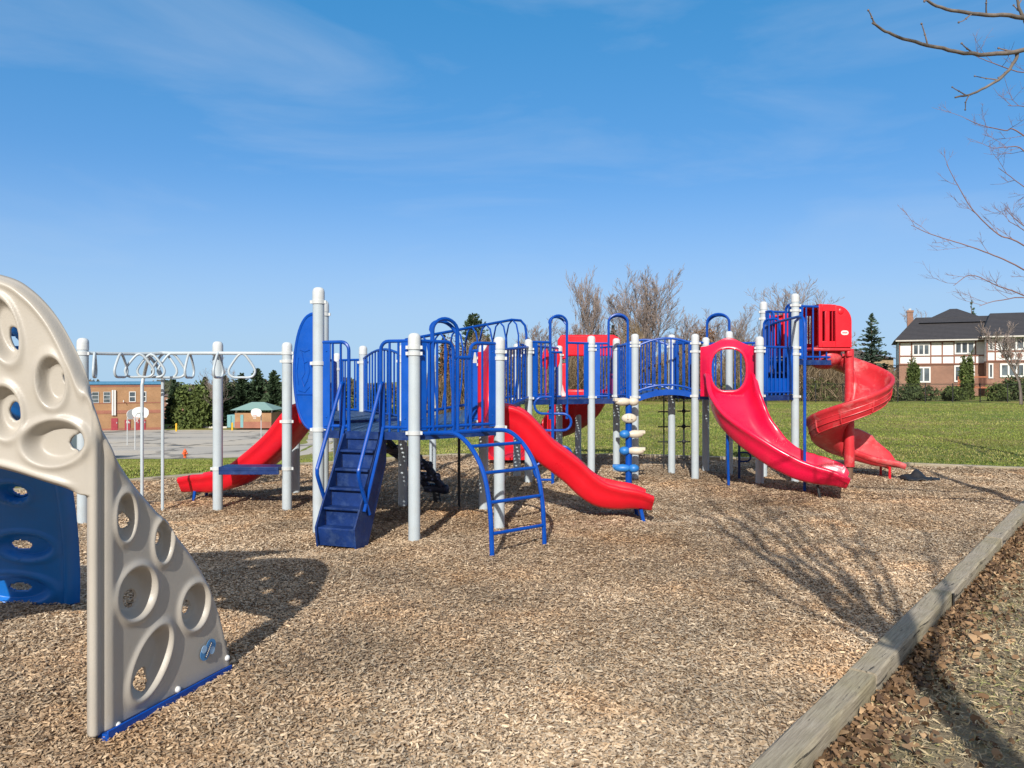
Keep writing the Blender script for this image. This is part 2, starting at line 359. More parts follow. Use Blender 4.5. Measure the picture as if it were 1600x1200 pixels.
def lawn_mat():
    m, t, b, l = mat_new('lawn'); n = noise(t, l, 0.11, 8, 0.6); n2 = noise(t, l, 1.1, 8, 0.7, stretch=(1.2, 0.45, 1)); n3 = noise(t, l, 26, 5, 0.8)
    r = ramp(t, l, n2.outputs['Fac'], [(0.28, (0.135, 0.19, 0.032)), (0.48, (0.20, 0.225, 0.046)), (0.62, (0.28, 0.225, 0.10))])
    r1 = ramp(t, l, n.outputs['Fac'], [(0.35, (0.72, 0.92, 0.7)), (0.65, (1.25, 1.05, 1.1))])
    r3 = ramp(t, l, n3.outputs['Fac'], [(0.25, 0.55), (0.75, 1.4)])
    l(mixc(t, l, 1, mixc(t, l, 1, r.outputs[0], r1.outputs[0], 'MULTIPLY'), r3.outputs[0], 'MULTIPLY'), b.inputs['Base Color']); b.inputs['Roughness'].default_value = 0.9
    b.inputs['Specular IOR Level'].default_value = 0.2
    bump(t, l, n3.outputs['Fac'], b, 1.0, 0.05); return m
M['lawn'] = lawn_mat()
def litter_ground_mat():
    m, t, b, l = mat_new('dry_ground'); n = noise(t, l, 2.2, 8, 0.65); n3 = noise(t, l, 55, 6, 0.8)
    r = ramp(t, l, n.outputs['Fac'], [(0.3, (0.20, 0.15, 0.095)), (0.5, (0.32, 0.25, 0.155)), (0.72, (0.26, 0.24, 0.11))])
    r3 = ramp(t, l, n3.outputs['Fac'], [(0.25, 0.5), (0.75, 1.45)])
    l(mixc(t, l, 1, r.outputs[0], r3.outputs[0], 'MULTIPLY'), b.inputs['Base Color']); b.inputs['Roughness'].default_value = 0.95
    bump(t, l, n3.outputs['Fac'], b, 1.0, 0.02); return m
M['dry'] = litter_ground_mat()
def asphalt_mat():
    m, t, b, l = mat_new('old_asphalt'); n = noise(t, l, 0.10, 8, 0.6, stretch=(0.45, 1, 1)); n3 = noise(t, l, 7, 6, 0.8)
    r = ramp(t, l, n.outputs['Fac'], [(0.3, (0.30, 0.28, 0.25)), (0.5, (0.43, 0.39, 0.33)), (0.66, (0.50, 0.43, 0.33))])
    v = t.nodes.new('ShaderNodeTexVoronoi'); v.feature = 'DISTANCE_TO_EDGE'; v.inputs['Scale'].default_value = 0.09
    c = t.nodes.new('ShaderNodeTexCoord'); nn = noise(t, l, 0.5, 5); l(mixc(t, l, 0.85, c.outputs['Object'], mixc(t, l, 1.0, c.outputs['Object'], mixc(t, l, 1, nn.outputs['Color'], (6, 6, 0), 'MULTIPLY'), 'ADD')), v.inputs['Vector'])
    cr = ramp(t, l, v.outputs['Distance'], [(0.0, 0.3), (0.05, 1.0)])
    r3 = ramp(t, l, n3.outputs['Fac'], [(0.3, 0.85), (0.7, 1.12)])
    l(mixc(t, l, 1, mixc(t, l, 1, r.outputs[0], r3.outputs[0], 'MULTIPLY'), cr.outputs[0], 'MULTIPLY'), b.inputs['Base Color']); b.inputs['Roughness'].default_value = 0.9; return m
M['asphalt'] = asphalt_mat()
def wood_mat():
    """weathered landscape timber: grain runs along local X"""
    m, t, b, l = mat_new('weathered_timber'); n = noise(t, l, 14, 12, 0.75, stretch=(0.3, 7, 7), dist=0.5); n2 = noise(t, l, 1.5, 6)
    n3 = noise(t, l, 3.0, 6, 0.6, stretch=(0.5, 6, 6), dist=1.6)
    r = ramp(t, l, n.outputs['Fac'], [(0.28, (0.13, 0.105, 0.075)), (0.5, (0.31, 0.265, 0.20)), (0.75, (0.47, 0.415, 0.33))])
    r2 = ramp(t, l, n2.outputs['Fac'], [(0.4, (1, 1, 1)), (0.7, (0.86, 0.86, 0.68))])
    cr = ramp(t, l, n3.outputs['Fac'], [(0.345, 0.15), (0.385, 1.0)])
    l(mixc(t, l, 1, mixc(t, l, 1, r.outputs[0], r2.outputs[0], 'MULTIPLY'), cr.outputs[0], 'MULTIPLY'), b.inputs['Base Color']); b.inputs['Roughness'].default_value = 0.9
    bump(t, l, mixc(t, l, 0.5, n.outputs['Fac'], cr.outputs[0]), b, 0.7, 0.012); return m
M['timber'] = wood_mat()
# ---------------------------------------------------------------- the ground
def gz(x, y):
    """height of the lawn: flat to the right, falling away to the school yard on the left"""
    ph = math.degrees(math.atan2(x, max(y, 0.01)))
    f = 1-sstep(-16, 2, ph)
    if y < 13: dz = 0
    elif y < 60: dz = -0.1*(y-13)*sstep(13, 17, y)
    elif y < 125: dz = -4.7-0.031*(y-60)
    else: dz = -6.7
    return -0.1+f*dz
def sheet(name, xs_of_t, mat, kind='structure', dz=0.0):
    """grid of (x, y) rows laid on the terrain"""
    rows = xs_of_t; m = MB(); n = len(rows[0])
    v = [(x, y, gz(x, y)+dz) for r in rows for x, y in r]
    f = [(i*n+k, i*n+k+1, (i+1)*n+k+1, (i+1)*n+k) for i in range(len(rows)-1) for k in range(n-1)]
    m.add(v, f); o = m.build(name, mat, smooth=180); o['kind'] = kind; return o
rs = [0.0, 1, 2, 3, 4, 5, 6, 8, 10, 11.5, 13, 14, 15, 16, 17, 18, 20, 22, 25, 28, 32, 36, 40, 45, 50, 55, 60, 66, 72, 80, 90, 100, 112, 125, 140, 170, 220, 300, 450, 900]
angs = [R(a) for a in list(range(-180, -62, 12))+list(range(-60, 61, 2))+list(range(72, 181, 12))]
sheet('lawn', [[(r*math.sin(a), r*math.cos(a)) for a in angs] for r in rs[::-1]], M['lawn'])
px_rows = []
for d in [59, 62, 66, 70, 75, 80, 86, 92, 100, 108, 116, 124]:
    px_rows.append([((-500+k*(1080+min(60, (d-59)*3))/40-800)/F*d, d) for k in range(41)])
sheet('school_yard', px_rows, M['asphalt'], dz=0.03)

T0 = np.array([0.937, 3.07]); TD = np.array([0.639, 0.769]); TN = np.array([0.769, -0.639])   # inner edge of the near timbers, its direction, outward
CORN = T0+TD*13.05
MULCH = [tuple(T0-TD*6), tuple(CORN), (7.3, 13.95), (2.4, 15.6), (-1.3, 15.6), (-3.8, 13.95), (-4.9, 12.6), (-5.9, 11.7), (-8.5, 9.3), (-9.5, 5), (-8, 0), (-5.5, -1.8)]
def inside(poly, X, Y):
    c = np.zeros(np.shape(X), bool); n = len(poly)
    for i in range(n):
        x1, y1 = poly[i]; x2, y2 = poly[(i+1) % n]
        cond = ((y1 > Y) != (y2 > Y)) & (X < (x2-x1)*(Y-y1)/((y2-y1) if y2 != y1 else 1e-9)+x1)
        c ^= cond
    return c
HOLLOWS = [(1.75, 8.8, .35, .05), (4.65, 10.3, .45, .06), (6.2, 12.2, .4, .05), (-4.6, 10.25, .4, .05), (-1.7, 7.1, .35, .03), (.1, 7.1, .4, .03), (1.8, 11.7, .3, .03)]
def mz(X, Y):
    return sum(-dp*np.exp(-((X-hx)**2+(Y-hy)**2)/r**2)+0.35*dp*np.exp(-((np.hypot(X-hx, Y-hy)-1.6*r)/(0.5*r))**2) for hx, hy, r, dp in HOLLOWS)+0.013*np.sin(1.9*X+0.7*Y)+0.012*np.sin(2.7*Y-1.3*X+1)+0.008*np.sin(5.1*X+3.3*Y)+0.007*np.sin(6.3*Y-4.4*X+2)-0.01
def mulch_ground():
    st = 0.09; xs = np.arange(-9.7, 9.6, st); ys = np.arange(-2.2, 15.9, st); X, Y = np.meshgrid(xs, ys)
    ok = inside(MULCH, X[:-1, :-1]+st/2, Y[:-1, :-1]+st/2)
    V = np.stack([X, Y, mz(X, Y)], -1).reshape(-1, 3); n = len(xs)
    I, J = np.nonzero(ok); a = I*n+J
    used = np.unique(np.concatenate([a, a+1, a+n, a+n+1])); re = np.zeros(len(V), int); re[used] = np.arange(len(used))
    o = quick_mesh('mulch_ground', V[used], re[np.stack([a, a+1, a+n+1, a+n], 1)], M['mulch'], smooth=True); o['kind'] = 'structure'
mulch_ground()
def flakes(name, P, ln, wd, yaw, pitch, roll, curl, tone, mat, label, taper=0.55):
    """thin bent flakes: three cross-sections each, as one mesh"""
    n = len(P); cy, sy = np.cos(yaw), np.sin(yaw); cp, sp = np.cos(pitch), np.sin(pitch)
    U = np.stack([cy*cp, sy*cp, sp], 1); S0 = np.stack([-sy, cy, np.zeros(n)], 1); Nn = np.cross(U, S0)
    S = S0*np.cos(roll)[:, None]+Nn*np.sin(roll)[:, None]; N = np.cross(U, S)
    vs = []
    for t, w, h in ((-0.5, taper, 0), (0.0, 1, 1), (0.5, taper*0.9, 0)):
        c = P+U*(ln*t)[:, None]+N*(curl*h)[:, None]
        vs += [c-S*(wd*w/2)[:, None], c+S*(wd*w/2)[:, None]]
    V = np.stack(vs, 1).reshape(-1, 3); b = np.arange(n)*6
    Fq = np.concatenate([np.stack([b, b+2, b+3, b+1], 1), np.stack([b+2, b+4, b+5, b+3], 1)])
    o = quick_mesh(name, V, Fq, mat, {'tone': np.repeat(tone, 6)}); tag(o, label, None, None, 'stuff'); return o
rg = np.random.default_rng(3)
def wood_chips():
    N = 1200000; phi = rg.uniform(R(-44), R(44), N); d = 1.8+(16.0-1.8)*rg.uniform(0, 1, N)**1.0
    # uniform in (phi, d): density falls with distance as 1/d, as chips shrink on the picture
    X = d*np.tan(phi); Y = d
    keep = inside(MULCH, X, Y) & (rg.uniform(0, 1, N) < np.clip(1.25/np.cos(phi)**2/1.8, 0, 1)); X, Y = X[keep], Y[keep]; n = len(X)
    # keep chips off the timber's top
    q = (X-T0[0])*TN[0]+(Y-T0[1])*TN[1]; ok = q < -0.005; X, Y = X[ok], Y[ok]; n = len(X)
    ln = rg.gamma(4.5, 0.0036, n)+0.008; wd = np.clip(ln*rg.uniform(0.22, 0.55, n), 0.004, 0.012)
    far = 1+np.clip((Y-6)/16, 0, 0.5); ln *= far; wd *= far
    tone = np.clip(rg.beta(2.2, 1.9, n)+0.10*np.sin(0.9*X+2*np.sin(0.7*Y)), 0, 1)
    Z = mz(X, Y)+rg.uniform(0.002, 0.018, n)
    flakes('wood_chips', np.stack([X, Y, Z], 1), ln, wd, rg.uniform(0, 6.283, n), rg.normal(0, 0.24, n), rg.normal(0, 0.35, n), rg.normal(0.0015, 0.0025, n), tone, M['chip'],
           'loose tan and brown wood chips covering the playground')
wood_chips()
DRY = [tuple(T0+TN*0.07+TD*t) for t in (-6, 14)]
m = MB(); n = 60
rows = [[tuple(T0+TN*o+TD*t) for t in np.linspace(-7, 14, n)] for o in (0.06, 0.4, 0.9, 1.6, 2.6, 3.6, 5)]
v = [(x, y, -0.075+(0.012*math.sin(3*x+y)*math.sin(2*y) if 0 < i else 0.008)) for i, r in enumerate(rows) for x, y in r]
m.add(v, [(i*n+k, (i+1)*n+k, (i+1)*n+k+1, i*n+k+1) for i in range(len(rows)-1) for k in range(n-1)])
o = m.build('dry_ground', M['dry'], smooth=180); o['kind'] = 'structure'
def along(n, o):
    t = rg.uniform(-1.5, 8.5, n); return T0[0]+TD[0]*t+TN[0]*o, T0[1]+TD[1]*t+TN[1]*o
def dead_leaves():
    o = np.concatenate([0.155+rg.exponential(0.12, 6500), rg.uniform(0.15, 4, 2600)]); X, Y = along(len(o), o); n = len(o)
    ln = rg.gamma(3.2, 0.0075, n)+0.008; Z = -0.065+rg.uniform(0, 0.05, n)*np.exp(-o*2)
    flakes('fallen_leaves', np.stack([X, Y, Z], 1), ln, ln*rg.uniform(0.45, 0.85, n), rg.uniform(0, 6.283, n), rg.normal(0, 0.55, n), rg.normal(0, 0.6, n), rg.normal(0.005, 0.009, n),
           np.clip(rg.beta(1.5, 2.2, n), 0, 1), M['litter'], 'brown and orange dead leaves heaped along the timber edging', 0.45)
    # a few blown onto the mulch
dead_leaves()
def dry_grass():
    n = 150000; o = 0.15+rg.uniform(0, 1, n)**0.8*4.0; X, Y = along(n, o); ln = rg.uniform(0.010, 0.055, n)
    flakes('dry_grass', np.stack([X, Y, np.full(n, -0.066)+rg.uniform(0, 0.014, n)], 1), ln, rg.uniform(0.002, 0.009, n), rg.uniform(0, 6.283, n), np.abs(rg.normal(0.05, 0.25, n)), rg.normal(0, 0.6, n), rg.normal(0.003, 0.004, n),
           np.clip(rg.beta(2.6, 1.8, n)-0.4*(np.sin(2.1*X+1.3*Y)*np.sin(1.7*Y-0.6*X) > 0.55)*rg.uniform(0, 1, n), 0, 1), M['straw'], 'straw coloured dry grass and stray wood chips outside the edging', 0.35)
    n = 5000; o = 0.2+rg.uniform(0, 1, n)*3.8; X, Y = along(n, o); ln = rg.uniform(0.015, 0.05, n)
dry_grass()
def turf():
    n = 230000; d = 12.5+36*rg.uniform(0, 1, n)**1.7; phi = rg.uniform(R(-38), R(40), n); X = d*np.tan(phi); Y = d
    ok = ~inside([(x*1.0, y) for x, y in MULCH], X, Y) & ~((np.abs(X) > 9) & (Y < 12)); X, Y = X[ok], Y[ok]; n = len(X)
    q = (X-T0[0])*TN[0]+(Y-T0[1])*TN[1]; ok = (q > 0.4) | (Y > 11); X, Y = X[ok], Y[ok]; n = len(X)
    Z = np.array([gz(a, b) for a, b in zip(X, Y)])+0.005; ln = rg.uniform(0.03, 0.06, n)*(1+np.maximum(0, Y-18)/25)
    flakes('grass_blades', np.stack([X, Y, Z+ln*0.25], 1), ln, rg.uniform(0.010, 0.022, n), rg.uniform(0, 6.283, n), rg.uniform(0.4, 1.3, n), rg.normal(0, 0.5, n), np.full(n, 0.004),
           np.clip(rg.beta(2, 2.6, n)+0.30*np.sin(0.35*X+2*np.sin(0.3*Y))*np.sin(0.9*Y+np.sin(0.5*X)), 0, 1), M['turf'], 'short green grass around the mulch area', 0.3)
turf()

# ---------------------------------------------------------------- timber edging, each timber a thing
def timbers():
    g = 'weathered timbers edging the mulch'
    def timber(a, b, label, zt=0.04):
        a, b = np.array(a, float), np.array(b, float); d = b-a; ln = float(np.hypot(*d)); rz = math.atan2(d[1], d[0])
        m = MB(); k = max(2, int(ln/0.25)); w, h = 0.14, 0.15; v = []
        for i in range(k+1):
            x = -ln/2+ln*i/k; j = lambda: rnd.uniform(-0.004, 0.004); c = 0.012
            v += [(x, -w/2+j(), -h), (x, w/2+j(), -h), (x, w/2+j(), -c), (x, w/2-c+j(), j()*0.8), (x, -w/2+c+j(), j()*0.8), (x, -w/2+j(), -c)]
        f = [(i*6+q, i*6+(q+1) % 6, (i+1)*6+(q+1) % 6, (i+1)*6+q) for i in range(k) for q in range(6)]
        f = [tuple(reversed(q)) for q in f]+[(0, 1, 2, 3, 4, 5), tuple(reversed(range(k*6, k*6+6)))]
        m.add(v, f); o = m.build('edging_timber', M['timber'], smooth=30); c = (a+b)/2
        o.location = (c[0], c[1], zt); o.rotation_euler = (0, 0, rz); tag(o, label, 'timber', g)
    c0 = T0+TN*0.07
    cuts = [-6, -3.6, -1.0, 1.35, 3.35, 5.75, 8.15, 10.55, 13.0]
    labs = ['weathered timber lying behind the lower right corner of the mulch', 'grey timber running on out of the picture below', 'cracked grey timber nearest the camera in the lower right of the mulch',
            'timber shaded by the tree trunk beside the dead leaves', 'third timber up the right edge of the mulch', 'timber at the right border of the photo, end lit by sun', 'timber just outside the right border near the lawn', 'farthest timber of the right edge, by the corner']
    for i in range(8): timber(c0+TD*(cuts[i]+0.006), c0+TD*(cuts[i+1]-0.006), labs[i], 0.04+(0.006 if i % 2 else 0))
    far = [MULCH[i] for i in range(1, 10)]; q = 0
    nm = ['right of the spiral slide', 'behind the spiral slide', 'behind the red curved slide', 'behind the arched bridge', 'behind the middle deck', 'behind the stairs deck', 'behind the left red slide', 'by the left lawn slope', 'left of the ring ladder', 'far left of the ring ladder', 'at the left end of the mulch']
    for a, b in zip(far[:-1], far[1:]):
        a, b = np.array(a), np.array(b); ln = np.hypot(*(b-a)); k = max(1, round(ln/2.5))
        for i in range(k):
            p, r = a+(b-a)*i/k, a+(b-a)*(i+1)/k; d = (r-p)/np.hypot(*(r-p)); mid = (p+r)/2; px = 800+F*mid[0]/mid[1]
            ords = ['first', 'second', 'third', 'fourth', 'fifth', 'sixth', 'seventh', 'eighth', 'ninth', 'tenth', 'eleventh', 'twelfth', 'thirteenth', 'fourteenth', 'fifteenth', 'sixteenth']
            timber(p+d*0.006, r-d*0.006, 'low far timber between mulch and lawn, %s from the right corner' % ords[q]); q += 1
    # steel stake at a joint
    m = MB(); p = c0+TN*0.078+TD*3.35; m.tube([(p[0], p[1], -0.14), (p[0], p[1], 0.035)], 0.008, 6)
    tag(m.build('steel_stake', M['wire']), 'thin dark steel stake driven beside a timber joint', 'stake')
timbers()
# curled rubber mat lying in the mulch right of the spiral slide
def rubber_mat():
    m = MB(); n = 22; c = gp(1436, 751); rows = []
    for i in range(n+1):
        for k in range(9):
            u, w = i/n*2-1, k/8*2-1
            rr = 1+0.12*math.sin(7*u)+0.08*math.sin(5*w+3*u)
            z = 0.02+0.13*max(0, math.exp(-((u-0.12)/0.35)**2)*sstep(-0.3, 0.9, w))+0.05*math.exp(-((u+0.55)/0.2)**2)*max(0, w)+0.012*math.sin(9*u+4*w)
            rows.append((c.x+0.25*u*rr, c.y+0.15*w*rr, z))
    m.add(rows, [(i*9+k, i*9+k+1, (i+1)*9+k+1, (i+1)*9+k) for i in range(n) for k in range(8)])
    o = m.build('rubber_mat', M['black'], smooth=60); s = o.modifiers.new('t', 'SOLIDIFY'); s.thickness = 0.02
    tag(o, 'black curled rubber mat half buried in mulch right of the spiral slide', 'mat')
rubber_mat()
# ---------------------------------------------------------------- the play structure: one bolted thing with many parts
PS = thing('play_structure', (1.0, 11, 0), 'large blue, red and grey climbing structure with slides, bridges and stairs', 'playground')
A, B, C, D, E, A2 = (-1.99, 7.9), (-.96, 7.545), (-.137, 8.26), (-.345, 9.33), (-1.376, 9.685), (-2.2, 8.97)
Mm, Nn, Oo = (-2.73, 9.32), (-3.57, 9.32), (-4.75, 8.5)
G, Fp, H, Rr = (-2.96, 10.5), (-2.25, 11.6), (-2.72, 11.95), (-1.33, 12.9)
a, b, c, d, e, f, g = (.25, 11.6), (.08, 12.25), (1.255, 12.15), (1.76, 12.95), (.86, 14.0), (1.945, 12.15), (1.25, 14.5)
p1, p2, p3, p4, p5, p6, p7 = (2.64, 12.7), (2.885, 12.1), (3.28, 13.0), (3.62, 12.8), (3.675, 11.4), (4.11, 12.55), (4.35, 11.8)
Z1, Z2, Z3, Z4 = 1.05, 1.25, 1.32, 1.86
def post(p, h, collars=(), r=0.0585):
    m = MB(); m.lathe([(r, -0.1), (r, h-0.13)], (p[0], p[1], 0), 24); o = m.build('post', M['post'], PS)
    m = MB(); q = r+0.0035
    m.lathe([(q, h-0.13), (q, h-0.05), (q*0.95, h-0.028), (q*0.78, h-0.01), (q*0.5, h), (0.004, h+0.004)], (p[0], p[1], 0), 24); m.build('post_cap', M['cap'], o)
    for z in collars:
        m = MB(); s = r+0.009
        m.lathe([(r-0.002, z-0.021), (s, z-0.019), (s, z+0.019), (r-0.002, z+0.021)], (p[0], p[1], 0), 24)
        for sg in (-1, 1): m.box((p[0]+sg*(s+0.004), p[1]-0.012, z), (0.022, 0.024, 0.032))
        m.build('collar', M['cap'], o)
    return o
post(A, 2.52, (1.06, 1.74, 2.37)); post(B, 2.03, (1.05, 1.83, 1.89)); post(C, 2.03, (1.06, 1.80, 1.87)); post(D, 1.99, (1.06, 1.75, 1.83)); post(E, 2.0, (1.06, 1.8)); post(A2, 2.49, (1.06, 2.33))
post(Mm, 2.02, (0.49, 1.06, 1.79, 1.89)); post(Nn, 2.03, (0.49,)); post(Oo, 2.03, (1.86,))
post(G, 1.9, (1.06,)); post(Fp, 2.07, (1.06, 1.82)); post(H, 1.97, (1.06, 1.72)); post(Rr, 1.98, (1.1, 1.7))
post(a, 2.17, (1.28, 1.97, 2.02)); post(b, 2.13, (1.25, 1.94)); post(c, 2.25, (1.28, 2.03, 2.09)); post(d, 2.25, (1.28, 2.07)); post(e, 2.17, (2.0,)); post(f, 2.28, (1.28, 2.09, 2.14))
post(g, 1.2)
post(p1, 2.3, (1.3, 2.1)); post(p2, 2.275, (1.30, 2.0, 2.13)); post(p3, 2.27, (1.32, 2.1)); post(p4, 2.36, (1.32,)); post(p5, 2.2, (1.32, 1.98, 2.03)); post(p6, 2.83, (1.3, 1.9, 2.55, 2.66)); post(p7, 2.88, (1.3, 1.95, 2.05, 2.62, 2.7))

def deck(poly, z, name='deck'):
    m = MB(); m.add([(x, y, z) for x, y in poly], [tuple(range(len(poly)))])
    o = m.build(name, M['deck'], PS, smooth=0)
    s = MB(); n = len(poly); cx = sum(p[0] for p in poly)/n; cy = sum(p[1] for p in poly)/n
    for i in range(n):
        p, q = Vector((*poly[i], z-0.035)), Vector((*poly[(i+1) % n], z-0.035)); t = (q-p).normalized()
        s.bar(p+t*0.05, q-t*0.05, 0.03, 0.076)
    for i in range(n):   # braces under the sheet
        s.bar((cx, cy, z-0.03), (poly[i][0]*0.92+cx*0.08, poly[i][1]*0.92+cy*0.08, z-0.03), 0.02, 0.05)
    s.build('deck_rim', M['step'], o); return o
deck([A, B, C, D, E, A2], Z1); deck([A2, E, Fp, H, G], Z1+0.03); deck([a, c, f, d, g, e, b], Z2); deck([p2, p5, p7, p6, p4, p3, p1], Z3)
U1, U2, U3, U4 = p7, (5.02, 12.0), (4.95, 13.1), (4.15, 12.75)
deck([U1, U2, U3, U4], Z4)

def L2(p, q, t): return (p[0]+(q[0]-p[0])*t, p[1]+(q[1]-p[1])*t)
def guard(p, q, zb, zt, n=5, left='plate', right='plate', rise=0.0, zb2=None, zt2=None, rb=0.0125, arch=0.0, gap=0.075, low=0.05, label=None, plain=False):
    """barrier from plan point p to q: top rail, low rail, upright bars; ends: plate, round or plain"""
    p, q = np.array(p, float), np.array(q, float); ln = float(np.hypot(*(q-p))); t = (q-p)/ln; zb2 = zb if zb2 is None else zb2; zt2 = zt if zt2 is None else zt2
    s0 = gap if left == 'plate' else 0.0; s1 = ln-(gap if right == 'plate' else 0.0)
    def top(s): k = s/ln; return zt+(zt2-zt)*k+rise*4*k*(1-k)
    def bot(s): k = s/ln; return zb+low+(zb2-zb)*k+arch*4*k*(1-k)
    def P(s, z): return (p[0]+t[0]*s, p[1]+t[1]*s, z)
    m = MB(); rc = 0.085; line = []
    if left == 'round': line += [P(s0, bot(s0)-0.05)]+[P(s0+rc*(1-math.cos(k)), top(s0)-rc*(1-math.sin(k))) for k in np.linspace(0, math.pi/2, 6)]
    else: line.append(P(s0-0.02, top(s0)))
    k0 = s0+(rc if left == 'round' else 0); k1 = s1-(rc if right == 'round' else 0)
    for s in np.linspace(k0, k1, 9 if rise else 3)[1:-1]: line.append(P(s, top(s)))
    if right == 'round': line += [P(s1-rc*(1-math.cos(k)), top(s1)-rc*(1-math.sin(k))) for k in np.linspace(math.pi/2, 0, 6)]+[P(s1, bot(s1)-0.05)]
    else: line.append(P(s1+0.02, top(s1)))
    m.tube(line, 0.0185, 8)
    m.tube([P(s, bot(s)) for s in np.linspace(s0, s1, 9 if arch else 2)], 0.0165, 8)
    for i in range(n):
        s = s0+(s1-s0)*(i+1)/(n+1); m.tube([P(s, bot(s)-0.045), P(s, top(s))], rb, 8, caps=False)
    o = m.build('guardrail', M['blue'], PS, label=label)
    for side, s in ((left, 0.0), (right, ln)):
        if side != 'plate': continue
        w = 0.085; x = s+(0.035+w/2)*(1 if s == 0 else -1)+(0.02 if s == 0 else -0.02); k = MB(); zz0, zz1 = bot(x)-0.03, top(x)+0.01
        cx, cy, cz = P(x, (zz0+zz1)/2); k.box((cx, cy, cz), (w, 0.022, zz1-zz0), rz=math.atan2(t[1], t[0]))
        for zz in (zz0+0.12, zz1-0.1): 
            k.ball((cx-t[1]*-0.0, cy-0.013, zz), 0.010, 6, 4)
        k.build('mounting_plate', M['bluepl'], o, bevel=0.004)
    return o
def hoop(p, q, zb, zt, back=0.07, label=None):
    """double access hoop over an opening between plan points p and q"""
    p, q = np.array(p, float), np.array(q, float); ln = float(np.hypot(*(q-p))); t = (q-p)/ln; n = np.array([-t[1], t[0]]); r = ln/2; m = MB()
    for off, dz in ((0, 0), (back, -0.02)):
        pts = [(p[0]+n[0]*off*0.15, p[1]+n[1]*off*0.15, zb)]
        for k in np.linspace(math.pi, 0, 13):
            s = r+r*math.cos(k); o2 = off*math.sin(k)**0.6 if math.sin(k) > 0 else 0
            pts.append((p[0]+t[0]*s+n[0]*(off*0.15+o2), p[1]+t[1]*s+n[1]*(off*0.15+o2), zt-r*0.8+dz+r*0.8*math.sin(k)))
        pts.append((q[0]+n[0]*off*0.15, q[1]+n[1]*off*0.15, zb)); m.tube(pts, 0.019, 8)
    return m.build('access_hoop', M['blue'], PS, label=label)

# --- stairs deck
ZT1 = 1.955
AB = lambda px: onseg(A, B, px); BC = lambda px: onseg(B, C, px)
guard(A, AB(545), Z1, ZT1, 2, 'plate', 'round'); guard(AB(595), B, Z1, ZT1, 2, 'round', 'plate')
guard(B, BC(708), Z1, ZT1, 3, 'plate', 'round'); guard(BC(735), C, Z1, ZT1, 1, 'round', 'plate')
guard(BC(714), BC(741), Z1, 1.80, 1, 'plain', 'plain')
hoop(BC(676), BC(715), Z1, 2.19)
guard(D, L2(D, E, .18), Z1, 1.92, 1, 'plate', 'round'); guard(L2(D, E, .86), E, Z1, 1.92, 1, 'round', 'plate')
guard(E, Fp, Z1, 1.86, 11, 'plate', 'plate', rise=0.12); guard(H, G, Z1, 1.80, 9, 'plate', 'plate', rise=0.10)
guard(Fp, H, Z1, 1.86, 3, 'plate', 'plate'); guard(G, L2(G, A2, .22), Z1, 1.75, 1, 'plate', 'round')
# crescent panel beside the tall post, with a tube frame
def crescent():
    X = Vector((-0.93, 0.36, 0)).normalized(); o = Vector((A[0], A[1], 0)); edge = []
    z0, z1 = 1.06, 2.25; wmax = 0.245
    for k in np.linspace(0, math.pi, 25): edge.append((0.05+wmax*math.sin(k)**0.85, z1-(z1-z0)*(1-math.cos(k))/2))
    m = MB(); m.ext([(0.03, z0), (0.03, z1)]+edge[1:-1], o, X, (0, 0, 1), 0.02)
    pn = m.build('play_panel', M['bluepl'], PS)
    m = MB(); m.tube([o+X*u+Vector((0, 0, z)) for u, z in edge], 0.02, 8); m.tube([o+X*0.05+Vector((0, 0, 1.42)), o+X*0.28+Vector((0, 0, 1.42))], 0.016, 8); m.build('tube_frame', M['blue'], pn)
    # raised line drawing moulded into the panel
    m = MB(); Nv = X.cross(Vector((0, 0, 1))).normalized(); Nv = Nv if Nv.y < 0 else -Nv
    def lp(pts): m.tube([o+X*u+Vector((0, 0, z))+Nv*0.011 for u, z in pts], 0.005, 5)
    lp([(0.10, 1.88), (0.16, 1.86), (0.22, 1.88)]); lp([(0.20, 1.86), (0.17, 1.74), (0.16, 1.64), (0.20, 1.58), (0.17, 1.5), (0.13, 1.56), (0.10, 1.66), (0.12, 1.76), (0.17, 1.74)]); lp([(0.24, 1.80), (0.26, 1.66), (0.24, 1.52)]); lp([(0.10, 1.50), (0.16, 1.44), (0.24, 1.46)])
    m.build('moulded_drawing', M['blue'], pn)
crescent()
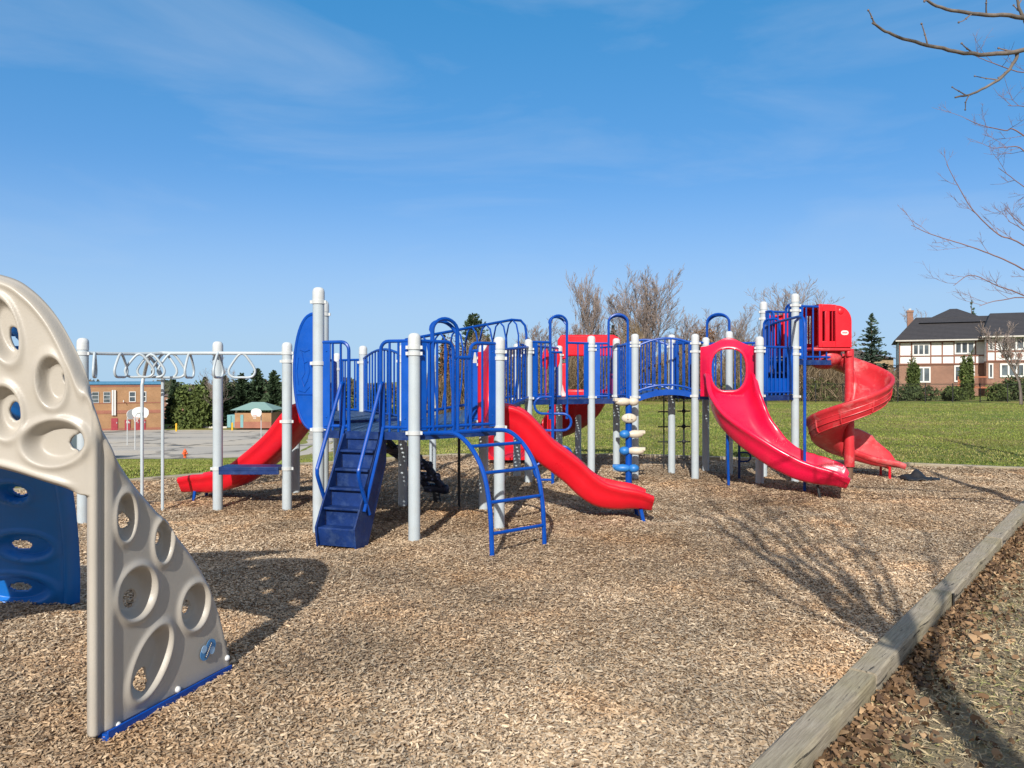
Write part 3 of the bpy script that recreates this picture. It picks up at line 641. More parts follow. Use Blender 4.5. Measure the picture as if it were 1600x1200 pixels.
# stairs
def stairs():
    t = np.array([0.945, -0.326]); n = np.array([-0.326, -0.945]); top = np.array([-1.485, 7.735]); w = 0.195
    def P(u, o, z): return (top[0]+t[0]*u+n[0]*o, top[1]+t[1]*u+n[1]*o, z)
    m = MB(); rise = 0.175; run = 0.098; hw = w
    s = [(0, Z1-0.02)]
    for i in range(5):
        z = Z1-0.02-rise*(i+1); o0 = 0.0+run*i
        s += [(o0+0.045, z+0.02), (o0+run+0.012, z)]
    prof_top = [(0.0, Z1-0.03)]
    for i in range(5):
        zt = Z1-rise*(i+1); oo = run*i
        # riser (leaning) and tread slab with a front lip
        m.add([P(-hw, oo, zt+rise-0.012), P(hw, oo, zt+rise-0.012), P(hw*0.97, oo-0.035+0.04, zt), P(-hw*0.97, oo-0.035+0.04, zt)], [(0, 3, 2, 1)])
        c = P(0, oo+run/2+0.022, zt-0.012); m.box(c, (2*hw, run+0.05, 0.024), rz=math.atan2(t[1], t[0]))
    oo = run*5; m.add([P(-hw, oo+0.045, Z1-rise*5-0.02), P(hw, oo+0.045, Z1-rise*5-0.02), P(hw*0.96, oo+0.015, 0.0), P(-hw*0.96, oo+0.015, 0.0)], [(0, 3, 2, 1)])
    st = m.build('staircase', M['step'], PS, smooth=0, bevel=0.006)
    for sg in (-1, 1):
        k = MB(); poly = [(-0.06, Z1-0.02), (0.06, Z1-0.02), (run*4+0.10, Z1-rise*4-0.05), (run*5+0.07, Z1-rise*5), (run*5+0.04, -0.02), (run*4-0.08, -0.02), (run*2-0.1, 0.42), (-0.06, Z1-0.3)]
        o3 = Vector((top[0]+t[0]*sg*(hw+0.012), top[1]+t[1]*sg*(hw+0.012), 0)); k.ext(poly, o3, Vector((n[0], n[1], 0)), (0, 0, 1), 0.02); k.build('stringer', M['step'], st, bevel=0.004)
        k = MB(); u = sg*(hw+0.03)
        k.tube(catmull([P(u, 0.02, Z1+0.02), P(u, 0.02, 1.40), P(u, 0.03, 1.52), P(u, 0.07, 1.53), P(u, 0.13, 1.42), P(u, 0.46, 0.80), P(u, 0.50, 0.70), P(u, 0.47, 0.60), P(u, 0.30, 0.28)], 4), 0.019, 8)
        k.tube([P(u, 0.03, Z1+0.05), P(u, 0.08, 0.95), P(u, 0.40, 0.32)], 0.017, 8); k.build('handrail', M['blue'], st)
stairs()
# curved arch ladder
def arch_ladder():
    n = np.array([0.656, -0.755]); pl = BC(672); pr = L2(B, C, 0.77)
    prof = [(0, Z1-0.01), (0.2, Z1+0.0), (0.42, 1.055), (0.60, 0.985), (0.76, 0.85), (0.87, 0.68), (0.94, 0.42), (0.965, 0.15), (0.975, -0.08)]
    m = MB(); cv = catmull(prof, 5)
    for q in (pl, pr): m.tube([(q[0]+n[0]*o, q[1]+n[1]*o, z) for o, z in cv], 0.022, 8)
    fr = m.build('arch_ladder', M['blue'], PS)
    for zz in (0.95, 0.72, 0.46, 0.18):
        for (o0, z0), (o1, z1) in zip(cv[8:-1], cv[9:]):
            if z0 >= zz > z1:
                o = o0+(o1-o0)*(z0-zz)/(z0-z1); k = MB(); k.tube([(pl[0]+n[0]*o, pl[1]+n[1]*o, zz), (pr[0]+n[0]*o, pr[1]+n[1]*o, zz)], 0.0165, 8); k.build('rung', M['blue'], fr)
    k = MB(); k.tube([(*L2(B, C, .05), Z1-0.015), (*L2(B, C, .77), Z1-0.015)], 0.024, 8); k.build('rung', M['blue'], fr)
arch_ladder()
m = MB(); m.tube([(-.65, 9.43, -.05), (-.65, 9.43, Z1-0.05)], 0.017, 8); m.build('support_leg', M['black'], PS)

# --- slides
def slide(path, name, mat, w=0.23, wall=0.22, ws=None, hl=None, hr=None, n=6, label=None, bed=0.0, lip=1.0):
    pts = catmull(path, n); m = len(pts); k = len(path)
    def itp(arr, i):
        if arr is None: return None
        return float(np.interp(i/n, range(k), arr))
    v = []; ring = 0
    for i in range(m):
        T = Vector(pts[min(i+1, m-1)])-Vector(pts[max(i-1, 0)]); S = Vector((T.y, -T.x, 0)).normalized(); T.normalize(); Up = S.cross(T)
        W_ = w*(itp(ws, i) or 1.0); HL = wall if hl is None else itp(hl, i); HR = wall if hr is None else itp(hr, i)
        sec = []
        def side(h): return [(W_+0.050, h-0.055), (W_+0.060, h-0.020), (W_+0.050, h+0.006), (W_+0.022, h+0.014), (W_-0.004, h+0.002), (W_-0.016, h*0.72), (W_-0.040, h*0.36), (W_-0.085, h*0.10), (W_-0.14, 0.0)]
        rt = side(HR); lf = side(HL)
        inner = rt+[(0, -0.006)]+[(-x, y) for x, y in reversed(lf)]
        outer = [(-W_-0.030, HL-0.075), (-W_-0.022, HL*0.5-0.02), (-W_+0.01, HL*0.12-0.04), (-W_+0.06, -0.045), (0, -0.05), (W_-0.06, -0.045), (W_-0.01, HR*0.12-0.04), (W_+0.022, HR*0.5-0.02), (W_+0.030, HR-0.075)]
        sec = inner+outer; ring = len(sec); P = Vector(pts[i])
        v += [P+S*x+Up*y for x, y in sec]
    f = [(i*ring+q, i*ring+(q+1) % ring, (i+1)*ring+(q+1) % ring, (i+1)*ring+q) for i in range(m-1) for q in range(ring)]
    # end caps as strips between inner and outer line
    ni = 19
    for base, flip in ((0, False), ((m-1)*ring, True)):
        inn = list(range(ni)); out_ = list(range(ring-1, ni-1, -1))
        for q in range(ni-1):
            o0 = out_[min(len(out_)-1, q*len(out_)//ni)]; o1 = out_[min(len(out_)-1, (q+1)*len(out_)//ni)]
            face = [base+inn[q], base+inn[q+1], base+o1]+([base+o0] if o0 != o1 else [])
            f.append(tuple(reversed(face)) if flip else tuple(face))
    mb = MB(); mb.add(v, f); o = mb.build(name, mat, PS, smooth=55, label=label); return o
# wavy slide in front of the right of the stairs deck: bed line from near-wall contour
yw = 8.80
wav = [(-0.22, yw, 1.05), (-0.02, yw, 1.02), (0.12, yw, 0.90), (0.30, yw, 0.70), (0.46, yw, 0.575), (0.62, yw, 0.45), (0.78, yw, 0.30), (0.95, yw, 0.195), (1.15, yw, 0.16), (1.38, yw, 0.165), (1.56, yw, 0.145)]
sl = slide(wav, 'wavy_slide', M['red'], 0.25, 0.24, hl=[.24]*8+[.22, .17, .12], hr=[.24]*8+[.22, .17, .12], label='short wavy bright red slide in front of the middle of the structure')
m = MB(); m.tube([(1.44, 8.58, 0.12), (1.475, 8.56, -0.05)], 0.022, 8); m.tube([(1.44, 9.0, 0.12), (1.475, 9.02, -0.05)], 0.022, 8); m.tube([(1.44, 8.58, 0.10), (1.44, 9.0, 0.10)], 0.018, 8); m.build('slide_leg', M['blue'], sl)
# left slide
dl = np.array([-0.965, 0.262]); q0 = np.array([-2.50, 9.70])
lf = [(0, 1.08), (0.12, 1.03), (0.40, 0.72), (0.75, 0.44), (1.05, 0.25), (1.35, 0.16), (1.60, 0.15), (1.80, 0.14)]
s2 = slide([(q0[0]+dl[0]*s, q0[1]+dl[1]*s, z) for s, z in lf], 'straight_slide', M['red'], 0.23, 0.20, hl=[.20]*6+[.18, .15], hr=[.20]*6+[.18, .15], label='red slide running down to the left behind the grey posts')
k = MB(); e0 = q0+dl*1.66; k.tube([(e0[0], e0[1]-0.2, 0.13), (e0[0]-0.02, e0[1]-0.22, -0.05)], 0.022, 8); k.tube([(e0[0], e0[1]+0.2, 0.13), (e0[0]-0.02, e0[1]+0.22, -0.05)], 0.022, 8); k.build('slide_leg', M['blue'], s2)

def hood(p, q, z0, z1, hc, ha, hb, mat, name='slide_hood', th=0.05, bumpz=0.09, flare=0.10, out=1):
    """moulded entry hood between plan points p and q with an oval opening (centre height hc, half sizes ha, hb)"""
    p, q = np.array(p, float), np.array(q, float); ln = float(np.hypot(*(q-p))); t = (q-p)/ln; n = np.array([t[1], -t[0]])*out
    nu, nv = 64, 72; V = []; keep = []
    def topz(u): return z1+bumpz*math.exp(-((u-0.5)/0.24)**2)
    for i in range(nv+1):
        for j in range(nu+1):
            u = j/nu; z = z0+(topz(u)-z0)*i/nv; x = (u-0.5)*ln
            rho = (abs(x/ha)**2.6+abs((z-hc)/hb)**2.6)**(1/2.6)
            off = flare*math.exp(-((rho-1.0)/0.33)**2)+0.05*math.exp(-(min(u, 1-u)/0.07)**2)*-1
            V.append(((p[0]+t[0]*u*ln+n[0]*off), (p[1]+t[1]*u*ln+n[1]*off), z)); keep.append(rho)
    # pull the ring of vertices near the rim onto the oval so that the edge is clean
    fs = []
    for i in range(nv):
        for j in range(nu):
            ids = (i*(nu+1)+j, i*(nu+1)+j+1, (i+1)*(nu+1)+j+1, (i+1)*(nu+1)+j)
            if min(keep[k] for k in ids) > 0.99: fs.append(ids)
    used = sorted({k for q_ in fs for k in q_}); cnt = {}
    for q_ in fs:
        for k in q_: cnt[k] = cnt.get(k, 0)+1
    for k in used:
        if cnt[k] < 4 and keep[k] < 1.25:
            i, j = divmod(k, nu+1); x = (j/nu-0.5)*ln; z = V[k][2]; x2, z2 = x/keep[k], hc+(z-hc)/keep[k]; off = flare
            u = x2/ln+0.5; V[k] = (p[0]+t[0]*u*ln+n[0]*off, p[1]+t[1]*u*ln+n[1]*off, z2)
    re = {k: i for i, k in enumerate(used)}; mb = MB(); mb.add([V[k] for k in used], [tuple(re[k] for k in q_) for q_ in fs])
    o = mb.build(name, mat, PS, smooth=60); s = o.modifiers.new('thickness', 'SOLIDIFY'); s.thickness = th; s.offset = 0; return o
hood(C, D, Z1, 1.90, 1.5, 0.26, 0.33, M['red'], flare=0.02)
hood((2.90, 11.80), (3.69, 11.60), Z3-0.02, 2.06, 1.705, 0.25, 0.315, M['pink'], flare=0.10, bumpz=0.13)
cur = [(3.30, 11.90, 1.40), (3.29, 11.64, 1.375), (3.27, 11.36, 1.10), (3.32, 11.12, 0.84), (3.46, 10.90, 0.62), (3.66, 10.74, 0.42), (3.90, 10.62, 0.275), (4.12, 10.54, 0.215), (4.29, 10.49, 0.20), (4.41, 10.45, 0.19), (4.48, 10.42, 0.175), (4.53, 10.40, 0.155)]
s3 = slide(cur, 'curved_slide', M['pink'], 0.325, 0.22, ws=[.92, .98, 1.0, .98, .96, .96, .98, 1.02, 1.06, 1.06, 1.02, .92], hl=[.22, .28, .27, .26, .27, .28, .29, .29, .26, .21, .16, .11], hr=[.22, .28, .27, .26, .26, .25, .23, .20, .17, .14, .12, .10], label='wide rose red slide curving down to the right below an oval hood')
k = MB(); k.tube([(4.12, 10.36, 0.14), (4.14, 10.30, -0.06)], 0.02, 8); k.build('slide_leg', M['black'], s3)
k = MB(); k.tube([(3.10, 11.05, 0.76), (3.12, 11.05, -0.05)], 0.02, 8); k.build('slide_leg', M['blue'], s3)
# wide slide behind the middle deck, turning back to the left
bk = [(1.32, 13.9, 1.25), (1.34, 14.25, 1.12), (1.22, 14.65, .78), (.92, 14.95, .48), (.50, 15.05, .30), (.22, 14.92, .22), (.02, 14.6, .18), (-.04, 14.25, .15), (-.05, 13.95, .14)]
slide(bk, 'turning_slide', M['red'], 0.42, 0.30, label='broad dark red slide behind the middle deck')
m = MB(); X0, Y0 = .84, 14.05   # entry canopy over it
m.ext([(0, 1.92), (0.16, 1.92), (0.16, 1.98), (0.98, 1.98), (0.98, 1.92), (1.14, 1.86), (1.14, 2.30), (1.02, 2.37), (0.06, 2.37), (0, 2.28)], (X0, Y0, 0), (1, 0, 0), (0, 0, 1), 0.10)
m.box((X0+0.04, Y0+0.2, 2.1), (0.06, 0.42, 0.42)); m.box((X0+1.08, Y0+0.2, 2.1), (0.06, 0.42, 0.42))
m.box((X0+0.10, Y0, 1.55), (0.16, 0.09, 0.60)); m.box((X0+1.0, Y0, 1.45), (0.18, 0.09, 0.42)); m.box((X0+0.55, Y0+0.05, 1.31), (0.80, 0.06, 0.12))
m.build('slide_canopy', M['red'], PS, bevel=0.03)

# --- ramp between the stairs deck and the middle deck
def access_ramp():
    lo = [E, D]; hi = [b, a]; m = MB(); m.add([(*E, Z1-0.01), (*D, Z1-0.01), (*a, Z2-0.01), (*b, Z2-0.01)], [(0, 1, 2, 3)]); o = m.build('ramp', M['deck'], PS, smooth=0)
    for p, q, sg in ((E, b, -1), (D, a, 1)):
        k = MB(); k.tube([(*p, Z1+0.06), (*q, Z2+0.05)], 0.02, 8)
        P, Q = Vector((*p, Z1)), Vector((*q, Z2)); n = Vector((Q.y-P.y, P.x-Q.x, 0)).normalized()*sg
        # the high rail: rises towards the middle deck, then turns down
        z0, z1 = (2.07, 2.50)
        if sg == -1:
            pts = [P.lerp(Q, s)+Vector((0, 0, 0)) for s in np.linspace(0.02, 0.94, 6)]
            line = [Vector((v.x, v.y, z0+(z1-z0)*i/5)) for i, v in enumerate(pts)]; v = P.lerp(Q, 1.0)
            line += [Vector((v.x+0.06, v.y, z1)), Vector((v.x+0.13, v.y+0.02, z1-0.08)), Vector((v.x+0.15, v.y+0.03, z1-0.22)), Vector((v.x+0.16, v.y+0.03, Z2))]
            k.tube(line, 0.021, 8)
            for i in range(7):
                s = 0.14+i*0.135; v = P.lerp(Q, s); zt = z0+(z1-z0)*min(1, s/0.94)
                for sd in (-1, 1):
                    u = n*(sd*0.10); k.tube([v+Vector((0, 0, zt-v.z)), v+u*0.7+Vector((0, 0, zt-v.z-0.07)), v+u*1.1+Vector((0, 0, zt-v.z-0.25)), v+u*0.9+Vector((0, 0, 0.4)), v+u*0.4+Vector((0, 0, 0.06))], 0.0125, 8)
        else:
            k.tube([P+Vector((0, 0, 0.86)), Q+Vector((0, 0, 0.80))], 0.02, 8)
            for i in range(13): v = P.lerp(Q, (i+0.8)/14); k.tube([v+Vector((0, 0, 0.05)), v+Vector((0, 0, 0.84))], 0.0125, 8)
        k.build('ramp_rail', M['blue'], o)
access_ramp()

# --- middle deck
ac = lambda px: onseg(a, c, px); cf = lambda px: onseg(c, f, px)
guard(a, ac(858), Z2, 2.13, 3, 'plate', 'plain'); guard(ac(888), c, Z2, 2.13, 1, 'plain', 'plate'); guard(ac(862), ac(876), Z2, 1.98, 1, 'plain', 'plain')
hoop(ac(860), ac(886), Z2-0.3, 2.55); guard(c, cf(950), Z2, 2.13, 1, 'plate', 'plain'); guard(cf(982), f, Z2, 2.13, 0, 'plain', 'plate'); hoop(cf(951), cf(981), Z2, 2.59)
guard(d, f, Z2, 2.12, 6, 'plate', 'plate'); guard(d, L2(d, g, .5), Z2, 2.12, 5, 'plate', 'round'); guard(e, b, Z2, 2.12, 8, 'plate', 'plate')
m = MB(); q = L2(a, c, .30)
m.ball((q[0]-0.02, q[1]+0.35, 1.88), (0.055, 0.02, 0.17), 14, 8); m.ball((q[0]+0.16, q[1]+0.55, 1.9), (0.06, 0.02, 0.15), 14, 8); m.bar((q[0]-0.02, q[1]+0.36, 1.88), (q[0]-0.02, q[1]+0.36, Z2), 0.02, 0.02); m.bar((q[0]+0.16, q[1]+0.56, 1.9), (q[0]+0.16, q[1]+0.56, Z2), 0.02, 0.02); m.build('spinner_panel', M['red'], PS)
# serpentine ladder
def serpent():
    x0, y0 = .61, 11.5; m = MB(); m.tube([(x0, y0, -0.06), (x0, y0, 1.95)], 0.024, 8)
    def half(xc, sg, z0, z1, ln=0.13):
        r = (z1-z0)/2; zc = (z0+z1)/2
        return [(xc, y0, z1), (xc+sg*ln, y0, z1)]+[(xc+sg*(ln+r*math.cos(k)), y0-0.02, zc+r*math.sin(k)) for k in np.linspace(math.pi/2, -math.pi/2, 9)[1:-1]]+[(xc+sg*ln, y0, z0), (xc, y0, z0)]
    for sg, z0, z1 in ((-1, 1.05, 1.30), (1, 0.80, 1.05), (-1, 0.55, 0.80), (1, 0.30, 0.56), (-1, 0.06, 0.32)): m.tube(half(x0, sg, z0, z1, 0.15), 0.019, 8)
    m.tube([(x0, y0, 1.28), (*ac(866), 1.22)], 0.018, 8)
    m.build('serpentine_ladder', M['blue'], PS)
serpent()
# pod climber
def pods():
    x0, y0 = 1.80, 11.85; m = MB(); m.tube([(x0, y0, -0.06), (x0, y0, 1.26)], 0.05, 14); m.tube([(x0, y0, 1.24), (1.62, 12.13, 1.22)], 0.03, 10); pl = m.build('pod_pole', M['blue'], PS)
    for z, ang, kind in ((1.22, 195, 'c'), (0.965, 90, 'm'), (0.72, 10, 's'), (0.465, -10, 's'), (0.195, 170, 'b')):
        X = Vector((math.cos(R(ang)), math.sin(R(ang)), 0)); Y = Vector((0, 0, 1)).cross(X); Zv = Vector((0, 0, 1)); c0 = Vector((x0, y0, z))
        if kind == 'm':
            k = MB(); k.ball(c0+Vector((0, -0.05, 0)), (0.12, 0.06, 0.075), 16, 10); k.box(c0+Vector((-0.03, -0.115, 0.02)), (0.02, 0.03, 0.06)); k.box(c0+Vector((0.03, -0.115, 0.02)), (0.02, 0.03, 0.06)); k.build('pod', M['cream'], pl, smooth=60); continue
        k = MB(); k.ball(c0+X*0.10+Vector((0, -0.03, 0)), (0.14, 0.075, 0.062), 14, 8, axes=(X, Y, Zv)); k.box(c0+X*0.20+Vector((0, -0.03, 0.03)), (0.10, 0.10, 0.05), axes=(X, Y, Zv))
        k.build('pod', M['sky' if kind == 'b' else 'cream'], pl, smooth=60, bevel=0.008)
        k = MB(); k.ball(c0-X*0.07+Vector((0, -0.045, 0)), (0.085, 0.075, 0.066), 14, 8, axes=(X, Y, Zv)); k.build('pod_cap', M['sky' if kind != 'c' else 'cream'], pl, smooth=60)
pods()
# --- arched bridge from the middle deck to the hood deck
def bridge():
    m = MB(); n = 12; v = []
    for i in range(n+1):
        t = i/n; z = Z2+(Z3-Z2)*t+0.11*4*t*(1-t)*0.8; l = L2(d, p1, t); r = L2(f, p2, t); v += [(*l, z), (*r, z)]
    m.add(v, [(2*i, 2*i+1, 2*i+3, 2*i+2) for i in range(n)]); o = m.build('arched_bridge', M['deck'], PS, smooth=60)
    for q in (0, 1):
        k = MB(); w = []
        for i in range(n+1):
            x, y, z = v[2*i+q]; w += [(x, y, z+0.03), (x, y+0.02, z+0.03), (x, y+0.02, z-0.06), (x, y, z-0.06)]
        k.add(w, [(4*i+j, 4*i+(j+1) % 4, 4*i+4+(j+1) % 4, 4*i+4+j) for i in range(n) for j in range(4)]+[(0, 1, 2, 3), (4*n+3, 4*n+2, 4*n+1, 4*n)]); k.build('bridge_beam', M['blue'], o, smooth=30)
bridge()
guard(f, p2, Z2+0.06, 2.06, 9, 'plain', 'plain', rise=0.13, zb2=Z3+0.02, zt2=2.10, arch=0.10)
guard(d, p1, Z2+0.06, 2.08, 9, 'plain', 'plain', rise=0.13, zb2=Z3+0.02, zt2=2.10, arch=0.10)
# --- hood deck and tower
guard(p1, p3, Z3, 2.18, 3, 'plate', 'round'); guard(p1, p2, Z3, 2.14, 1, 'plate', 'plain'); guard(p3, L2(p3, p4, .9), Z3, 2.16, 2, 'plate', 'plain')
hoop(L2(p3, p4, .05), L2(p3, p4, 1.0), Z3, 2.66); guard(p4, p6, Z3, 2.16, 4, 'plain', 'plate'); guard(p5, p7, Z3, 2.05, 6, 'plate', 'plate')
m = MB(); mid = L2(p5, p7, .5); m.box((mid[0], mid[1]+0.03, Z3+0.14), (0.62, 0.02, 0.24), rz=math.atan2(p7[1]-p5[1], p7[0]-p5[0])); m.build('kick_panel', M['bluepl'], PS)
# steps up to the tower with tall side barriers
def tower_steps():
    t = np.array([p7[0]-p6[0], p7[1]-p6[1]]); t /= np.hypot(*t); n = np.array([0.952, 0.305]); c0 = np.array(L2(p6, p7, .5)); m = MB()
    for i in range(3):
        z = Z3+0.18*(i+1)-0.02; q = c0+n*(-0.16+0.11*i); m.box((q[0], q[1], z), (0.50, 0.16, 0.03), rz=math.atan2(t[1], t[0])); m.box((q[0]+n[0]*0.07, q[1]+n[1]*0.07, z-0.085), (0.50, 0.015, 0.15), rz=math.atan2(t[1], t[0]))
    m.build('tower_steps', M['step'], PS, bevel=0.004)
tower_steps()
guard(p6, L2(p6, p7, .34), Z3+0.1, 2.66, 2, 'plate', 'round'); guard(L2(p6, p7, .72), p7, Z3+0.1, 2.72, 1, 'round', 'plate')
guard((4.05, 12.35), (4.22, 12.1), Z3, 2.52, 2, 'round', 'round'); 
guard(U1, U2, Z4, 2.69, 4, 'plate', 'plain'); guard(U4, U3, Z4, 2.69, 5, 'plate', 'plain')
m = MB(); m.tube(catmull([(4.13, 12.45, 2.42), (4.16, 12.0, 2.46), (4.10, 11.2, 2.46), (4.08, 10.85, 2.45), (4.075, 10.72, 2.38), (4.07, 10.68, 2.2)], 4)+[(4.07, 10.68, -0.06)], 0.021, 10); m.tube([(4.08, 10.85, 2.45), (*p7, 2.45)], 0.019, 8); m.build('slide_pole', M['blue'], PS)
# hanging disc ladder under the bridge
m = MB(); x0, y0 = 2.92, 13.05; m.tube([(x0, y0, -0.05), (x0, y0, 1.32)], 0.016, 8)
for z in (1.02, 0.76, 0.50, 0.22):
    m.ball((x0, y0, z), (0.035, 0.035, 0.04), 8, 6); m.tube([(x0-0.11, y0, z), (x0+0.11, y0, z)], 0.012, 6)
m.tube([(2.62, 13.25, -0.05), (2.62, 13.25, 1.3)], 0.012, 6)
for z in (1.0, 0.74, 0.48, 0.22): m.tube([(2.52, 13.25, z), (2.72, 13.25, z)], 0.012, 6)
m.build('chain_climber', M['black'], PS)
m = MB(); m.tube([(3.55, 12.0, -0.05), (3.55, 12.0, 0.75)], 0.02, 8); m.tube([(3.55, 12.0, .42)]+[(3.66+0.07*math.cos(k), 12.0, .35+0.07*math.sin(k)) for k in np.linspace(1.57, -1.57, 7)]+[(3.55, 12.0, .28)], 0.014, 6); m.build('climber_leg', M['step'], PS)
# black roller climber under the stairs deck
def rollers():
    X = Vector((0.86, -0.51, 0)); pts = [pt(618, 702, 9.95), pt(640, 716, 10.0), pt(656, 727, 10.0), pt(668, 745, 10.0), pt(681, 763, 10.0)]
    m = MB(); m.tube([p-X*0.13 for p in pts], 0.05, 8); m.tube([p+X*0.12 for p in pts], 0.05, 8); o = m.build('roller_climber', M['navy'], PS, smooth=60)
    for p in pts:
        k = MB(); k.tube([p-X*0.17, p-X*0.15, p+X*0.17, p+X*0.19], [0.03, 0.062, 0.062, 0.03], 12)
        for i in range(7):
            for j in range(4): k.ball(p-X*(0.13-i*0.043)+Vector((0, -0.055+0.02*j, 0.045+0.012*math.sin(j))), 0.008, 5, 3)
        k.build('tread_roller', M['navy'], o, smooth=60)
    k = MB(); k.tube([pts[0], pts[0]+Vector((-0.1, -0.1, 0.15)), (E[0]+.1, E[1]-.03, Z1-0.06)], 0.05, 8); k.tube([pts[-1], pts[-1]+Vector((0.02, -0.03, -0.2))], 0.05, 8); k.build('climber_leg', M['black'], o)
rollers()
# bench step between the two left posts
m = MB(); m.bar((Mm[0]-0.06, Mm[1], 0.50), (Nn[0]+0.06, Nn[1], 0.50), 0.28, 0.05); m.bar((Mm[0]-0.06, Mm[1]-0.125, 0.475), (Nn[0]+0.06, Nn[1]-0.125, 0.475), 0.025, 0.09); m.build('step_bench', M['step'], PS, bevel=0.006)
# overhead ring ladder
def rings():
    m = MB(); leg1 = gp(222, 788); leg2 = gp(254, 795)
    zb = 1.885
    main = catmull([(Mm[0]-0.05, Mm[1]-0.02, zb), (-3.1, 9.22, zb), (-3.6, 9.18, zb), (-4.05, 9.22, zb), (-4.25, 9.24, zb), (-4.38, 9.27, 1.83), (leg1.x+0.03, leg1.y, 1.64), (leg1.x, leg1.y, 1.5)], 4)+[(leg1.x, leg1.y, -0.06)]
    m.tube(main, 0.021, 10)
    m2 = catmull([(Oo[0]+0.05, Oo[1], 1.865), (-4.55, 8.75, 1.865), (-4.42, 8.98, 1.87), (-4.34, 9.12, 1.86), (leg2.x-0.06, leg2.y-0.02, 1.74), (leg2.x, leg2.y, 1.58)], 4)+[(leg2.x, leg2.y, -0.06)]
    m.tube(m2, 0.019, 10); m.tube([(-4.2, 9.23, zb), (-4.42, 8.98, 1.87)], 0.019, 8)
    m.tube([(Nn[0], Nn[1]-0.05, 1.86), (-3.6, 9.18, zb)], 0.017, 8)
    o = m.build('overhead_beam', M['post'], PS, label='pale grey overhead tube with hanging rings')
    def ring(px, zt, h, w, face, y):
        x = (px-800)/F*y; X = Vector((math.cos(face), math.sin(face), 0)); P = [(0, 0), (0.16, -0.12), (0.42, -0.52), (0.5, -0.74), (0.44, -0.92), (0.28, -1.0), (0, -1.0)]
        loop = P[:-1]+[(0, -1.0)]+[(-u, v) for u, v in reversed(P[1:-1])]; pts = [Vector((x, y, zt+0.01))+X*(u*w)+Vector((0, 0, v*h)) for u, v in loop]
        k = MB(); k.tube(catmull(pts+[pts[0]], 3)[:-1], 0.0145, 8, closed=True); k.build('hand_ring', M['post'], o, smooth=60)
    ring(148, 1.86, 0.27, 0.25, R(112), 8.55); ring(189, 1.86, 0.27, 0.26, R(87), 8.78); ring(218, 1.86, 0.27, 0.30, R(25), 8.95); ring(236, 1.86, 0.27, 0.30, R(10), 9.05)
    ring(257, 1.875, 0.29, 0.30, R(0), 9.24); ring(268, 1.875, 0.29, 0.30, R(25), 9.22); ring(296, 1.875, 0.29, 0.26, R(90), 9.2); ring(341, 1.875, 0.29, 0.27, R(88), 9.17); ring(378, 1.875, 0.29, 0.30, R(12), 9.2)
rings()

